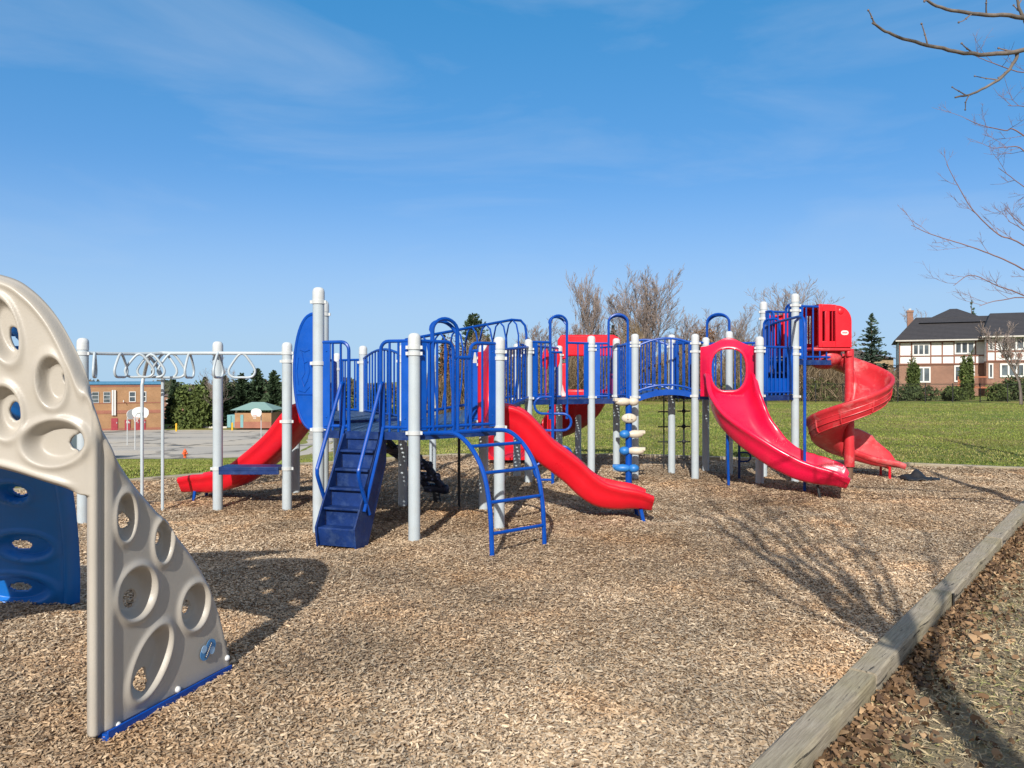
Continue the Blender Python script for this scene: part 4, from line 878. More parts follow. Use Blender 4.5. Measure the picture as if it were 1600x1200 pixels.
# --- spiral slide
def spiral():
    cx, cy = 5.27, 12.0
    m = MB(); m.lathe([(0.055, -0.08), (0.055, 0.22)], (cx, cy, 0), 18); col = m.build('spiral_column', M['faded'], PS); col.data.materials[0] = M['brownpole']
    m = MB(); z = [0.2, 0.5, 0.505, 0.95, 0.955, 1.45, 1.455, 2.02]
    m.lathe([(0.078, 0.20), (0.078, 0.5), (0.074, 0.503), (0.074, 0.95), (0.071, 0.953), (0.071, 1.45), (0.068, 1.453), (0.068, 2.04)], (cx, cy, 0), 20); m.build('column_sleeve', M['faded'], col)
    path = []; r = 0.335
    A0 = 118; angs_ = np.linspace(A0, -268, 27); n = len(angs_)
    for i, an in enumerate(angs_):
        t = i/(n-1); zz = Z4+0.02-1.50*t**0.96
        path.append((cx+r*math.cos(R(an)), cy+r*math.sin(R(an)), zz))
    path += [(cx+0.25, cy+r+0.0, 0.30), (cx+0.52, cy+r-0.04, 0.235), (cx+0.76, cy+r-0.08, 0.225), (cx+0.90, cy+r-0.10, 0.20)]
    k = len(path); hl = [0.26]*(k-5)+[.38, .46, .40, .20, .06]; hr = [0.10]*(k-4)+[.10, .09, .06, .03]
    o = slide(path, 'spiral_slide', M['faded'], 0.235, 0.24, hl=hl, hr=hr, n=3, label='faded red spiral slide winding round a column'); 
    k = MB()
    for an, th in ((20, 0), (-35, 0), (-80, 0), (-125, 0), (-165, 0)):   # seams on the outside of the trough
        t = (A0-an)/(A0+268); zz = Z4+0.02-1.50*t**0.96; ra = r+0.235; pts = []
        for dr, dz in ((-0.20, -0.052), (-0.05, -0.045), (0.0, -0.01), (0.027, 0.08), (0.033, 0.17)): pts.append((cx+(ra+dr)*math.cos(R(an)), cy+(ra+dr)*math.sin(R(an)), zz+dz))
        k.tube(pts, 0.012, 6)
    for dr, dz in ((0.030, 0.14), (0.022, 0.06), (-0.02, -0.03)):
        k.tube([(cx+(r+0.235+dr)*math.cos(R(an)), cy+(r+0.235+dr)*math.sin(R(an)), Z4+0.02-1.50*((A0-an)/(A0+268))**0.96+dz) for an in np.linspace(60, -200, 50)], 0.008, 5)
    k.build('trough_rib', M['faded'], o)
    k = MB(); e = (cx+0.62, cy+r-0.06)
    for dx, dy in ((0.0, -0.30), (0.10, 0.2)): k.tube([(e[0]+dx, e[1]+dy, 0.20), (e[0]+dx, e[1]+dy, -0.06)], 0.02, 8)
    k.bar((e[0], e[1]-0.3, 0.17), (e[0]+0.1, e[1]+0.2, 0.17), 0.03, 0.03); k.build('slide_leg', M['red'], o)
    # entry hood
    y0 = 11.92; k = MB(); poly = [(4.79, 2.06), (5.36, 2.06), (5.36, 2.36)]+[(5.36-0.26+0.26*math.cos(a_), 2.46+0.25*math.sin(a_)) for a_ in np.linspace(0, math.pi/2, 9)]+[(4.95, 2.72), (4.79, 2.73)]
    # front wall with two upright slots: built of strips round the openings
    def wall(y):
        def seg(pl): k.ext(pl, (0, y, 0), (1, 0, 0), (0, 0, 1), 0.05)
        seg([(4.79, 2.06), (4.85, 2.06), (4.85, 2.73), (4.79, 2.73)]); seg([(4.85, 2.06), (5.08, 2.06), (5.08, 2.155), (4.85, 2.155)]); seg([(4.85, 2.62), (5.08, 2.62), (5.08, 2.72), (4.85, 2.73)])
        seg([(4.90, 2.155), (4.975, 2.155), (4.975, 2.62), (4.90, 2.62)]); seg([(5.025, 2.155), (5.035, 2.155), (5.035, 2.62), (5.025, 2.62)])
        seg([(5.08, 2.06)]+[q for q in poly[1:-1] if q[0] > 5.08]+[(5.08, 2.72)])
    wall(y0); wall(y0+0.95)
    k.ball((5.17, y0-0.022, 2.62), (0.055, 0.02, 0.055), 14, 8)
    top = [(q[0], q[1]) for q in poly[2:]]
    for (x1, z1), (x2, z2) in zip(top[:-1], top[1:]):
        k.add([(x1, y0-0.02, z1), (x2, y0-0.02, z2), (x2, y0+0.97, z2), (x1, y0+0.97, z1)], [(0, 1, 2, 3)])
    k.box((5.345, y0+0.48, 2.2), (0.03, 0.94, 0.32)); hd = k.build('slide_hood', M['red'], PS, smooth=40, bevel=0.01)
    k = MB(); k.box((5.02, y0+0.30, 2.03), (0.68, 0.62, 0.06)); k.box((5.34, y0+0.05, 1.96), (0.10, 0.12, 0.10)); k.build('hood_floor', M['faded'], hd, bevel=0.02)
    k = MB(); k.ext([(0.105*math.copysign(abs(math.cos(a_))**0.7, math.cos(a_))*0.62, 0.036*math.copysign(abs(math.sin(a_))**0.9, math.sin(a_))) for a_ in np.linspace(0, 2*math.pi, 24, endpoint=False)], (5.235, y0-0.03, 2.285), (1, 0, 0), (0, 0, 1), 0.008); sg = k.build('maker_badge', M['white'], hd)
    k = MB(); 
    for i in range(9): k.box((5.235-0.04+0.010*i, y0-0.036, 2.285+0.003*math.sin(i*2.1)), (0.006, 0.004, 0.014+0.006*(i % 2)))
    k.build('badge_lettering', M['red'], sg)
    for ob in [hd]+[q for q in hd.children_recursive]:
        for vv in ob.data.vertices: vv.co.x = 4.755+(vv.co.x-4.79)*0.89
    # red back panel inside the tower
    k = MB(); k.box((4.68, 12.75, 2.28), (0.36, 0.05, 0.75)); k.box((4.60, 13.05, 2.3), (0.7, 0.05, 0.7)); k.build('back_panel', M['red'], PS, bevel=0.01)
    # bowl under the entry
    k = MB(); k.ball((5.00, y0+0.38, 1.92), (0.26, 0.34, 0.20), 20, 12); k.build('entry_bowl', M['faded'], hd, smooth=80)
spiral()
# warning sticker on the plate beside the arch ladder
q = BC(741); m = MB(); m.ext([(-0.026, -0.055), (0.026, -0.055), (0.022, -0.02), (0.008, 0.055), (-0.008, 0.055), (-0.022, -0.02)], (q[0]+0.01, q[1]-0.05, 1.80), (0.755, 0.656, 0), (0, 0, 1), 0.004); m.build('sticker', M['white'], PS)
# ---------------------------------------------------------------- foreground climber: moulded beige arch and blue panel
def arch_climber():
    CL = thing('arch_climber', (-2.2, 4.2, 0), 'moulded beige and blue plastic climbing arch with oval footholds in the foreground', 'climber')
    P0 = np.array([-1.835, 3.36]); u1 = np.array([0.316, 0.949]); u0 = np.array([-1.0, 0.02]); rb = 0.055
    n1 = np.array([0.949, -0.316]); n0 = np.array([-0.02, -1.0])
    def plan(s):
        if s >= rb: return P0+u1*s, n1
        if s <= -rb:
            p = P0+u0*(-s); k = max(0, -s-0.95); return p+np.array([0, 0.55*k*k]), n0
        t = (s+rb)/(2*rb); a_, b_ = P0+u0*rb, P0+u1*rb; p = (1-t)**2*a_+2*t*(1-t)*P0+t*t*b_; n = n0*(1-t)+n1*t; return p, n/np.hypot(*n)
    def side_s(px): q = (px-800)/F; return (P0[0]-q*P0[1])/(q*0.949-0.316)
    def side(px, py): s = side_s(px); d = P0[1]+0.949*s; return s, EYE-(py-HZ)/F*d
    def front(px, py): d = P0[1]+0.0; return (px-800)/F*d-P0[0], EYE-(py-HZ)/F*d
    tp = [(-2.0, 1.55), (-1.7, 1.86), (-1.35, 2.03), (-1.0, 2.10), (-0.7, 2.10), (-0.42, 2.05), (-0.30, 1.99), (-0.19, 1.875), (-0.10, 1.72), (-0.045, 1.60), (0.0, 1.54)]+[side(*q) for q in ((166, 668), (190, 722), (212, 757), (240, 790), (268, 824), (298, 862), (324, 904), (343, 952), (355, 1000), (362, 1040))]
    cvs = np.array(catmull([(a_, b_) for a_, b_ in tp], 6)); tops = lambda s: float(np.interp(s, cvs[:, 0], cvs[:, 1]))
    ar = [(-2.0, 0.03), (-1.85, 0.6), (-1.6, 0.98), (-1.3, 1.16), (-1.0, 1.235), (-0.7, 1.235), (-0.42, 1.19), (-0.2, 1.125), (-0.04, 1.08)]
    arc = np.array(catmull(ar, 5)); low = lambda s: float(np.interp(s, arc[:, 0], arc[:, 1])) if s < -0.04 else min(1.08, tops(s)*0.68)
    EL = []   # s, z, half width, half height, tilt, hole ds, dz, hole half sizes
    def add_side(px, py, w, h, rot, hx=-0.35, hz=-0.1, k=0.36):
        s, z = side(px, py); s1, s2 = side_s(px-w/2), side_s(px+w/2); d = P0[1]+0.949*s
        EL.append((s-0.008, z, abs(s2-s1)/2*0.80, h/2/F*d*0.92, rot, hx+0.42, hz, k))
    add_side(198, 808, 42, 84, 0, -0.05, -0.15, .34); add_side(257, 845, 38, 76, 0, -0.25, 0.1, .30); add_side(216, 926, 78, 92, 0, -0.32, -0.25, .34)
    add_side(306, 947, 56, 80, 0, -0.42, -0.05, .30); add_side(238, 1033, 66, 128, -0.62, -0.1, -0.42, .30); pass
    for px, py, w, h, rot, hx, hz, k in ((80, 596, 48, 84, 0.10, .55, .1, .22), (84, 692, 104, 74, 0.10, .58, -0.08, .36), (3, 514, 50, 112, 0.28, 0.15, -.25, .36), (6, 644, 56, 88, 0.16, .12, 0, .36), (-75, 560, 70, 100, -0.2, .3, 0, .3), (-90, 690, 100, 70, 0, .3, 0, .3), (-170, 480, 60, 90, 0, .3, 0, .3), (-200, 620, 60, 110, 0.3, .3, 0, .3)):
        s, z = front(px, py); EL.append((s, z, w/2/F*3.36, h/2/F*3.36, rot, hx, hz, k))
    def disp(s, z):
        o = 0.0; hole = 9.0
        for es, ez, ea, eb, rot, hx, hz, k in EL:
            ds, dz = s-es, z-ez
            if abs(ds) > 0.3 or abs(dz) > 0.3: continue
            c_, s_ = math.cos(rot), math.sin(rot); x, y = (ds*c_+dz*s_)/ea, (-ds*s_+dz*c_)/eb; rho = math.hypot(x, y); w_ = 0.014/math.sqrt(ea*eb)+0.05
            o += 0.013*math.exp(-((rho-1)/w_)**2)
            if rho < 1: o -= min(0.055, 0.7*min(ea, eb))*sstep(1.0, 0.60, rho)
            if k: hole = min(hole, math.hypot(x-hx, y-hz)/k)
        return o, hole
    V = []; Fc = []
    def patch(svals, zl, zh, rows):
        base = len(V); info = []
        nc = len(svals)
        for i in range(rows+1):
            for s in svals:
                a_, b_ = zl(s), zh(s); z = a_+(b_-a_)*i/rows; p, n = plan(s)
                o, hole = disp(s, z)
                # rolled lips: top edge, arch edge, vertical lip at the corner
                sl = (tops(s+0.01)-tops(s-0.01))/0.02; dt = (tops(s)-z)/math.sqrt(1+sl*sl)
                wf = sstep(-0.02, 0.22, s); o += (1-wf)*(0.013*math.exp(-((dt-0.035)/0.016)**2)-0.045*math.exp(-(dt/0.016)**2))+wf*(-0.016*math.exp(-(dt/0.012)**2)+0.003*math.exp(-((dt-0.03)/0.02)**2))
                if s < -0.04: db = z-low(s); o += sstep(-0.045, -0.16, s)*(0.010*math.exp(-((db-0.03)/0.016)**2)-0.04*math.exp(-(db/0.014)**2))
                if -0.2 < s < 0.3 and z < 1.6:
                    kz = sstep(1.6, 1.25, z) if s > 0 else 1
                    o += kz*(0.012*math.exp(-((s-0.012)/0.022)**2)-0.008*math.exp(-((s-0.055)/0.012)**2)+0.010*math.exp(-((s-0.10)/0.028)**2))
                if z < low(-0.0401) and s < 0.0: o -= 0.035*sstep(0.0, -0.04, s)**1.5
                V.append((p[0]+n[0]*o, p[1]+n[1]*o, z)); info.append(hole)
        for i in range(rows):
            for j in range(nc-1):
                ids = (i*nc+j, i*nc+j+1, (i+1)*nc+j+1, (i+1)*nc+j)
                if sum(info[q] for q in ids)/4 > 1: Fc.append(tuple(base+q for q in ids))
    smax = tp[-1][0]-0.004; ss = list(np.arange(-1.98, -0.5, 0.02))+list(np.arange(-0.5, -0.04, 0.0075)); sr = list(np.linspace(-0.04, smax, 180))
    patch(sr, lambda s: 0.02, low, 130); patch(ss+sr, low, tops, 96)
    mb = MB(); mb.add(V, Fc); o = mb.build('beige_panel', M['beige'], CL, smooth=0)
    import bmesh
    bm = bmesh.new(); bm.from_mesh(o.data); bmesh.ops.remove_doubles(bm, verts=bm.verts, dist=0.0004)
    bmesh.ops.delete(bm, geom=[v for v in bm.verts if not v.link_faces], context='VERTS')
    # smooth the hole rims a little
    rim = [v for v in bm.verts if v.is_boundary]
    for _ in range(3):
        new = {}
        for v in rim:
            nb = [e.other_vert(v) for e in v.link_edges if e.is_boundary]
            if len(nb) == 2 and (v.co-(nb[0].co+nb[1].co)/2).length < 0.02 and 0.06 < v.co.z: new[v] = v.co*0.5+(nb[0].co+nb[1].co)*0.25
        for v, c_ in new.items(): v.co = c_
    bmesh.ops.recalc_face_normals(bm, faces=bm.faces); bm.to_mesh(o.data); bm.free()
    # outward check: the first big face of the side should face +x
    me = o.data
    if sum(p.normal.x for p in me.polygons if p.center.x > -1.75) < 0: me.flip_normals()
    me.polygons.foreach_set('use_smooth', [True]*len(me.polygons))
    md = o.modifiers.new('thickness', 'SOLIDIFY'); md.thickness = 0.014; md.offset = -1; md.use_rim = True
    # base rail, bolts, maker's mark
    m = MB(); a_, b_ = P0+u1*0.05+n1*0.005, P0+u1*0.88+n1*0.005; m.bar((*a_, -0.002), (*b_, -0.002), 0.06, 0.035); m.bar((*(a_+n1*0.025), 0.010), (*(b_+n1*0.025), 0.010), 0.010, 0.045); m.bar((*(a_+u1*0.0), -0.04), (*(b_), -0.04), 0.05, 0.06)
    m.build('base_rail', M['blue'], CL, bevel=0.003)
    for px, py in ((183, 1133), (277, 1077), (354, 1028)):
        s, z = side(px, py); p, n = plan(s); q = Vector((p[0]+n[0]*0.004, p[1]+n[1]*0.004, z)); m = MB(); N = Vector((*n1, 0)); T = Vector((*u1, 0))
        m.ball(q, (0.016, 0.014, 0.016), 12, 8, axes=(T, N, Vector((0, 0, 1)))); m.build('bolt', M['white'], CL, smooth=60)
    s, z = side(323, 1015); p, n = plan(s); N = Vector((*n1, 0)); T = Vector((*u1, 0)); o3 = Vector((p[0], p[1], z))+N*0.008
    def disc(du, dz, r, mat, lift, name, parent, sx=1.0):
        m = MB(); m.ext([(du+sx*r*math.cos(k), dz+r*math.sin(k)) for k in np.linspace(0, 2*math.pi, 28, endpoint=False)], o3+N*lift, T, (0, 0, 1), 0.002); return m.build(name, mat, parent)
    M['markblue'] = paint('mark_blue', (0.06, 0.22, 0.46), 0.5, 0.1, 30, 0); M['marklight'] = paint('mark_light_blue', (0.30, 0.47, 0.66), 0.5, 0.1, 30, 0)
    st = disc(-0.022, -0.012, 0.036, M['markblue'], 0, 'maker_sticker', CL); disc(0.022, 0.014, 0.036, M['markblue'], 0.0012, 'sticker_disc', st)
    disc(-0.030, 0.012, 0.020, M['marklight'], 0.002, 'sticker_spot', st); disc(0.030, -0.012, 0.020, M['marklight'], 0.002, 'sticker_spot', st)
    m = MB(); dirv = (T*0.55+Vector((0, 0, 0.83))).normalized(); m.bar(o3-dirv*0.042+N*0.004, o3+dirv*0.042+N*0.004, 0.003, 0.012); k = m.build('sticker_band', M['navy'], st)
    m = MB()
    for i in range(8): m.box(o3+dirv*(-0.034+0.0097*i)+N*0.0062, (0.004, 0.002, 0.007), axes=(T, N, Vector((0, 0, 1))))
    m.build('sticker_lettering', M['white'], st)
    # blue panel behind: leans forward to meet the arch above
    ELb = []
    for px, py, w, h, kx, kz, k in ((22, 768, 56, 38, .1, .05, .42), (40, 852, 98, 52, -0.25, .0, .34), (18, 920, 140, 58, .12, .05, .26), (-110, 840, 90, 60, 0, 0, .3), (-90, 920, 100, 50, 0, 0, .3), (-60, 700, 60, 60, 0, 0, .3), (10, 660, 60, 70, 0, 0, .3), (12, 530, 50, 60, .0, .0, .35)):
        d = 5.35
        for _ in range(6):
            z = EYE-(py-HZ)/F*d; d = 5.42-0.30*z-0.22*z*z
        ELb.append(((px-800)/F*d, z, w/2/F*d, h/2/F*d, kx, kz, k))
    V = []; info = []; Fc = []; nu, nv = 190, 200
    def yb(z): return 5.42-0.30*z-0.22*z*z
    for i in range(nv+1):
        z = 1.98*i/nv; xr = -3.075+0.20*z+0.03*z*z; xl = -4.6+0.35*z+0.18*z*z
        for j in range(nu+1):
            x = xl+(xr-xl)*j/nu; o = 0.0; hole = 9
            for ex, ez, ea, eb, kx, kz, k in ELb:
                X_, Y_ = (x-ex)/ea, (z-ez)/eb; rho = math.hypot(X_, Y_); o += 0.016*math.exp(-((rho-1)/0.16)**2)
                if rho < 1: o -= 0.055*sstep(1, 0.6, rho)
                hole = min(hole, math.hypot(X_-kx, (Y_-kz))/k)
            dr = xr-x; o += -0.04*math.exp(-(dr/0.018)**2)+0.010*math.exp(-((dr-0.05)/0.02)**2)-0.006*math.exp(-((dr-0.085)/0.012)**2)
            V.append((x, yb(z)-o, z)); info.append(hole)
    for i in range(nv):
        for j in range(nu):
            ids = (i*(nu+1)+j, i*(nu+1)+j+1, (i+1)*(nu+1)+j+1, (i+1)*(nu+1)+j)
            if sum(info[q] for q in ids)/4 > 1: Fc.append(ids)
    mb = MB(); mb.add(V, Fc); o = mb.build('blue_panel', M['arcblue'], CL, smooth=70); md = o.modifiers.new('thickness', 'SOLIDIFY'); md.thickness = 0.014; md.offset = 1
arch_climber()
# ---------------------------------------------------------------- trees, shrubs
def seg_mesh(name, segs, mat, parent):
    """many thin three-sided sticks (p, q, r at p, r at q) as one mesh"""
    S = np.array(segs, float); p, q, r0, r1 = S[:, :3], S[:, 3:6], S[:, 6:7], S[:, 7:8]; t = q-p; t /= np.maximum(1e-9, np.linalg.norm(t, axis=1))[:, None]
    h = np.where(np.abs(t[:, 2:3]) > 0.9, [[1.0, 0, 0]], [[0, 0, 1.0]]); u = np.cross(t, h); u /= np.linalg.norm(u, axis=1)[:, None]; w = np.cross(t, u); vs = []
    for c_, r in ((p, r0), (q, r1)):
        for k in range(3): an = 2.0944*k; vs.append(c_+u*(r*math.cos(an))+w*(r*math.sin(an)))
    V = np.stack(vs, 1).reshape(-1, 3); n = len(S); i = np.arange(n)*6
    Fq = np.concatenate([np.stack([i+k, i+(k+1) % 3, i+3+(k+1) % 3, i+3+k], 1) for k in range(3)]); o = quick_mesh(name, V, Fq, mat); attach(o, parent); return o
def stick_tree(seed, h, r0, stems=1, levels=4, kids=(7, 6, 5, 4), spread=0.62, upb=0.35, wob=0.16, rmin=0.011, lenf=0.62, first=0.18, fullness=1.0):
    """bare tree round the origin, h high: returns stick lists (limbs, twigs)"""
    r_ = random.Random(seed); limbs, twigs = [], []
    def grow(p, d, ln, r, lv):
        k = max(2, 6-lv); pts = [p]; dd = Vector(d)
        for i in range(k):
            dd = (dd+Vector((r_.gauss(0, wob), r_.gauss(0, wob), r_.gauss(0, wob)+upb*0.22))).normalized(); pts.append(pts[-1]+dd*(ln/k))
        re = max(rmin*0.7, r*(0.42 if lv else 0.34)); rr = [r+(re-r)*i/k for i in range(k+1)]
        (limbs if lv < 2 else twigs).extend((*pts[i], *pts[i+1], rr[i], rr[i+1]) for i in range(k))
        if lv >= levels: return
        n = int(kids[min(lv, len(kids)-1)]*fullness+r_.random())
        for i in range(n):
            t = first+(1-first)*(i+r_.random())/n if lv == 0 else 0.12+0.88*(i+r_.random())/n
            x = t*k; j = min(k-1, int(x)); q = pts[j].lerp(pts[j+1], x-j); ax = (pts[j+1]-pts[j]).normalized()
            o = ax.orthogonal().normalized(); o.rotate(Matrix.Rotation(r_.uniform(0, 6.283), 3, ax)); sp = spread*r_.uniform(0.65, 1.25)
            nd = (ax*math.cos(sp)+o*math.sin(sp)+Vector((0, 0, upb*0.4))).normalized()
            grow(q, nd, ln*lenf*r_.uniform(0.7, 1.15)*(1.1-0.45*t), max(rmin, (r+(re-r)*t)*0.6), lv+1)
    for s in range(stems):
        an = 6.283*s/stems+r_.random(); lean = 0.0 if stems == 1 else r_.uniform(0.12, 0.34)
        grow(Vector((math.cos(an), math.sin(an), 0))*(0.12 if stems > 1 else 0), Vector((math.cos(an)*lean, math.sin(an)*lean, 1)).normalized(), h*0.62*(r_.uniform(0.85, 1.1) if stems > 1 else 1), r0*(1 if stems == 1 else 0.65), 0)
    return np.array(limbs), np.array(twigs)
def bare_tree_at(name, x, y, h, seed, label, group, twig='twig', bark='bark', wide=1.0, **kw):
    z = gz(x, y); root = thing(name, (x, y, z), label, 'tree', group); l, t = stick_tree(seed, h, kw.pop('r0', h*0.016), **kw)
    k = h/np.percentile(t[:, 5], 99.7)
    for a_ in (l, t):
        a_[:, [0, 1, 3, 4]] *= k*wide; a_[:, [2, 5]] *= k; a_[:, :3] += (x, y, z-0.05); a_[:, 3:6] += (x, y, z-0.05)
    seg_mesh('trunk', l, M[bark], root); seg_mesh('crown', t, M[twig], root); return root
rt = np.random.default_rng(11)
def leaf_cloud(name, P, U, ln, wd, mat, parent, tone):
    n = len(P); yaw = np.arctan2(U[:, 1], U[:, 0]); pitch = np.arcsin(np.clip(U[:, 2]/np.maximum(1e-6, np.linalg.norm(U, axis=1)), -1, 1))
    o = flakes(name, P, ln, wd, yaw, pitch, rt.uniform(-1.5, 1.5, n), ln*0.05, tone, mat, None, 0.45)
    del o['kind']; attach(o, parent); return o
def spruce_at(name, x, y, h, rad, label, group=None, n=3600, mat='spruce', leaf=0.34, clear=0.03, seed=0, round_=0.0):
    z = gz(x, y); root = thing(name, (x, y, z), label, 'tree', group); m = MB(); m.tube([(x, y, z-0.1), (x, y, z+h*0.5), (x, y, z+h*0.97)], [h*0.022, h*0.012, 0.015], 7)
    nb = int(n/14); t = clear+(1-clear)*rt.uniform(0, 1, nb)**1.25; az = rt.uniform(0, 6.283, nb); prof = (1-t)**(0.85-0.45*round_)*(1-round_*0.25*(1-t))
    L_ = rad*prof*(0.62+0.5*rt.uniform(0, 1, nb))*(1+0.18*np.sin(3*az+9*t)); P = []; U = []
    for i in range(0, nb, 3):
        q = Vector((x, y, z+t[i]*h)); m.tube([q, q+Vector((math.cos(az[i]), math.sin(az[i]), -0.2+0.5*t[i]))*L_[i]*0.8], [0.03, 0.008], 3, caps=False)
    m.build('trunk', M['bark2'], root, smooth=60)
    k = 14; s = rt.uniform(0.18, 1.0, (nb, k)); A_ = az[:, None]+rt.normal(0, 0.16, (nb, k)); rr_ = L_[:, None]*s
    Z = z+t[:, None]*h+rr_*(-0.22+0.5*t[:, None])-0.10*rr_**1.5*0.3+rt.normal(0, 0.06, (nb, k))*h*0.10
    P = np.stack([x+rr_*np.cos(A_), y+rr_*np.sin(A_), np.minimum(Z, z+h)], -1).reshape(-1, 3)
    U = np.stack([np.cos(A_+rt.normal(0, .5, A_.shape)), np.sin(A_+rt.normal(0, .5, A_.shape)), -0.1+0.7*np.broadcast_to(t[:, None], A_.shape)+rt.normal(0, .25, A_.shape)], -1).reshape(-1, 3)
    N_ = len(P); ln = leaf*rt.uniform(0.6, 1.4, N_)*(0.55+0.45*np.repeat(1-t, k)); tone = np.clip(np.repeat(rt.beta(2, 2, nb), k)*0.6+0.4*rt.uniform(0, 1, N_), 0, 1)
    leaf_cloud('crown', P, U, ln, ln*0.42, M[mat], root, tone); return root
def bush_at(name, x, y, w, h, dpt, label, cat='shrub', group=None, n=1500, mat='hedge', leaf=0.16, boxy=False, trunk=True, clumps=26):
    z = gz(x, y); root = thing(name, (x, y, z), label, cat, group); m = MB()
    C_ = []
    for i in range(clumps):
        if boxy: c_ = (rt.uniform(-.46, .46), rt.uniform(-.4, .4), rt.uniform(0.12, 0.9))
        else:
            th = rt.uniform(0, 6.283); v = rt.uniform(0.05, 0.97); rr_ = 0.46*math.sqrt(max(0.04, 1-((v-0.42)/0.60)**2))*rt.uniform(0.45, 1.0); c_ = (rr_*math.cos(th), rr_*math.sin(th), v)
        C_.append((x+c_[0]*w, y+c_[1]*dpt, z+c_[2]*h))
    for q in C_[:: max(1, clumps//9)]: m.tube([(x+rt.uniform(-.05, .05)*w, y, z-0.05), ((x+q[0])/2, (y+q[1])/2, z+(q[2]-z)*0.5), q], [0.03, 0.02, 0.008], 4, caps=False)
    m.build('stem' if cat != 'tree' else 'trunk', M['bark2'], root, smooth=60); C_ = np.array(C_); idx = rt.integers(0, clumps, n); sg = np.array([w*0.10, dpt*0.10, h*0.09])
    P = C_[idx]+rt.normal(0, 1, (n, 3))*sg; P[:, 2] = np.maximum(P[:, 2], z+0.03); U = rt.normal(0, 1, (n, 3)); U[:, 2] += 0.5
    ln = leaf*rt.uniform(0.6, 1.4, n); tone = np.clip(rt.beta(2, 2, clumps)[idx]*0.55+0.45*rt.uniform(0, 1, n), 0, 1)
    leaf_cloud('crown' if cat == 'tree' else 'foliage', P, U, ln, ln*0.5, M[mat], root, tone); return root
def X_(px, d): return (px-800)/F*d
def topz(py, d): return EYE-(py-HZ)/F*d

# bare trees behind the lawn: photo column, depth, row of the top
GB = 'bare trees behind the lawn'
k1 = dict(stems=4, levels=4, kids=(8, 7, 5, 3), spread=0.55, upb=0.5, rmin=0.0125, lenf=0.58, wide=1.25)
for px, d, top, seed, lab, kw in (
    (1012, 62, 420, 21, 'tallest broad bare tree, behind the middle deck and arched bridge', dict(stems=6, fullness=1.0, wide=1.25, wob=0.12)),
    (928, 66, 424, 52, 'slender tall bare tree left of the broadest bare tree', dict(stems=3, fullness=0.95, wide=0.75, wob=0.10)),
    (868, 60, 502, 23, 'low wide bare tree behind the left hoop of the middle deck', dict(stems=6)),
    (1092, 66, 492, 24, 'low bare tree behind the end of the arched bridge', dict(stems=5)),
    (1160, 68, 476, 25, 'bare tree showing above the oval hood', dict(stems=4)),
    (1252, 62, 432, 26, 'airy bare tree behind the spiral slide tower', dict(stems=3)),
    (1300, 74, 486, 27, 'faint bare tree right of the spiral slide hood', dict(stems=3)),
    (1448, 92, 478, 30, 'bare tree rising behind the house roof', dict(stems=4, fullness=.8)),
    (335, 124, 560, 31, 'pale bare tree above the round green trees by the school', dict(stems=3))):
    kk = dict(k1); kk.update(kw); x = X_(px, d); h = (topz(top, d)-gz(x, d))*1.0
    bare_tree_at('bare_tree', x, d, h, seed, lab, GB, r0=0.15, **kk)
# young tree in front of the house at the right border, with reddish twigs
x = X_(1595, 47); bare_tree_at('young_tree', x, 47, topz(500, 47)-gz(x, 47), 41, 'young bare tree with a straight pale trunk in front of the house deck', GB, twig='twig', r0=0.12, stems=1, levels=3, kids=(14, 8, 5, 3), spread=0.8, upb=0.4, rmin=0.012, first=0.4, lenf=0.5)
# brown thicket
def thicket():
    n = 55000; px = rt.uniform(655, 1400, n); d = rt.uniform(53, 62, n); u = rt.uniform(0, 1, n)**1.3; hmax = 3.6+1.1*np.sin(px/37)+0.8*np.sin(px/13+1)
    hmax *= np.clip((1460-px)/160, 0.45, 1); X = (px-800)/F*d; Z = np.array([gz(a_, b_) for a_, b_ in zip(X, d)])+u*hmax
    ln = rt.uniform(0.4, 1.3, n); o = flakes('brown_thicket', np.stack([X, d, Z+0.1], 1), ln, rt.uniform(0.012, 0.04, n), rt.uniform(0, 6.283, n), rt.normal(0.9, 0.45, n), rt.uniform(-1, 1, n), ln*0.06, np.clip(rt.beta(2, 2, n), 0, 1), M['bushleaf'], 'tangled brown leafless undergrowth along the far edge of the lawn', 0.5)
M['bushleaf'] = leaf_mat('undergrowth', (0.085, 0.06, 0.035), (0.29, 0.225, 0.145), (0.18, 0.13, 0.08), 0.3)
thicket()
def distant_trees():
    n = 16000; px = rt.uniform(-350, 720, n); d = rt.uniform(165, 200, n); top = 600+4*np.sin(px/23)+3*np.sin(px/9+1)-2*np.sin(px/61); top[px < 60] += 3; u = rt.uniform(0, 1, n)**0.8
    X = (px-800)/F*d; Z0 = np.array([gz(a_, b_) for a_, b_ in zip(X, d)]); Z = Z0+(EYE-(top-HZ)/F*d-Z0)*u; ln = rt.uniform(0.7, 2.2, n)
    flakes('distant_trees', np.stack([X, d, Z], 1), ln, ln*rt.uniform(0.15, 0.5, n), rt.uniform(0, 6.283, n), rt.normal(0.6, 0.5, n), rt.uniform(-1.5, 1.5, n), ln*0.06, np.clip(0.5+0.35*np.sin(px/31+2*np.sin(px/13))+rt.normal(0, .15, n), 0, 1), M['fartrees'], 'far grey brown and green woods beyond the school', 0.5)
M['fartrees'] = leaf_mat('far_woods', (0.035, 0.055, 0.03), (0.17, 0.13, 0.10), (0.09, 0.085, 0.055), 0.1)
distant_trees()
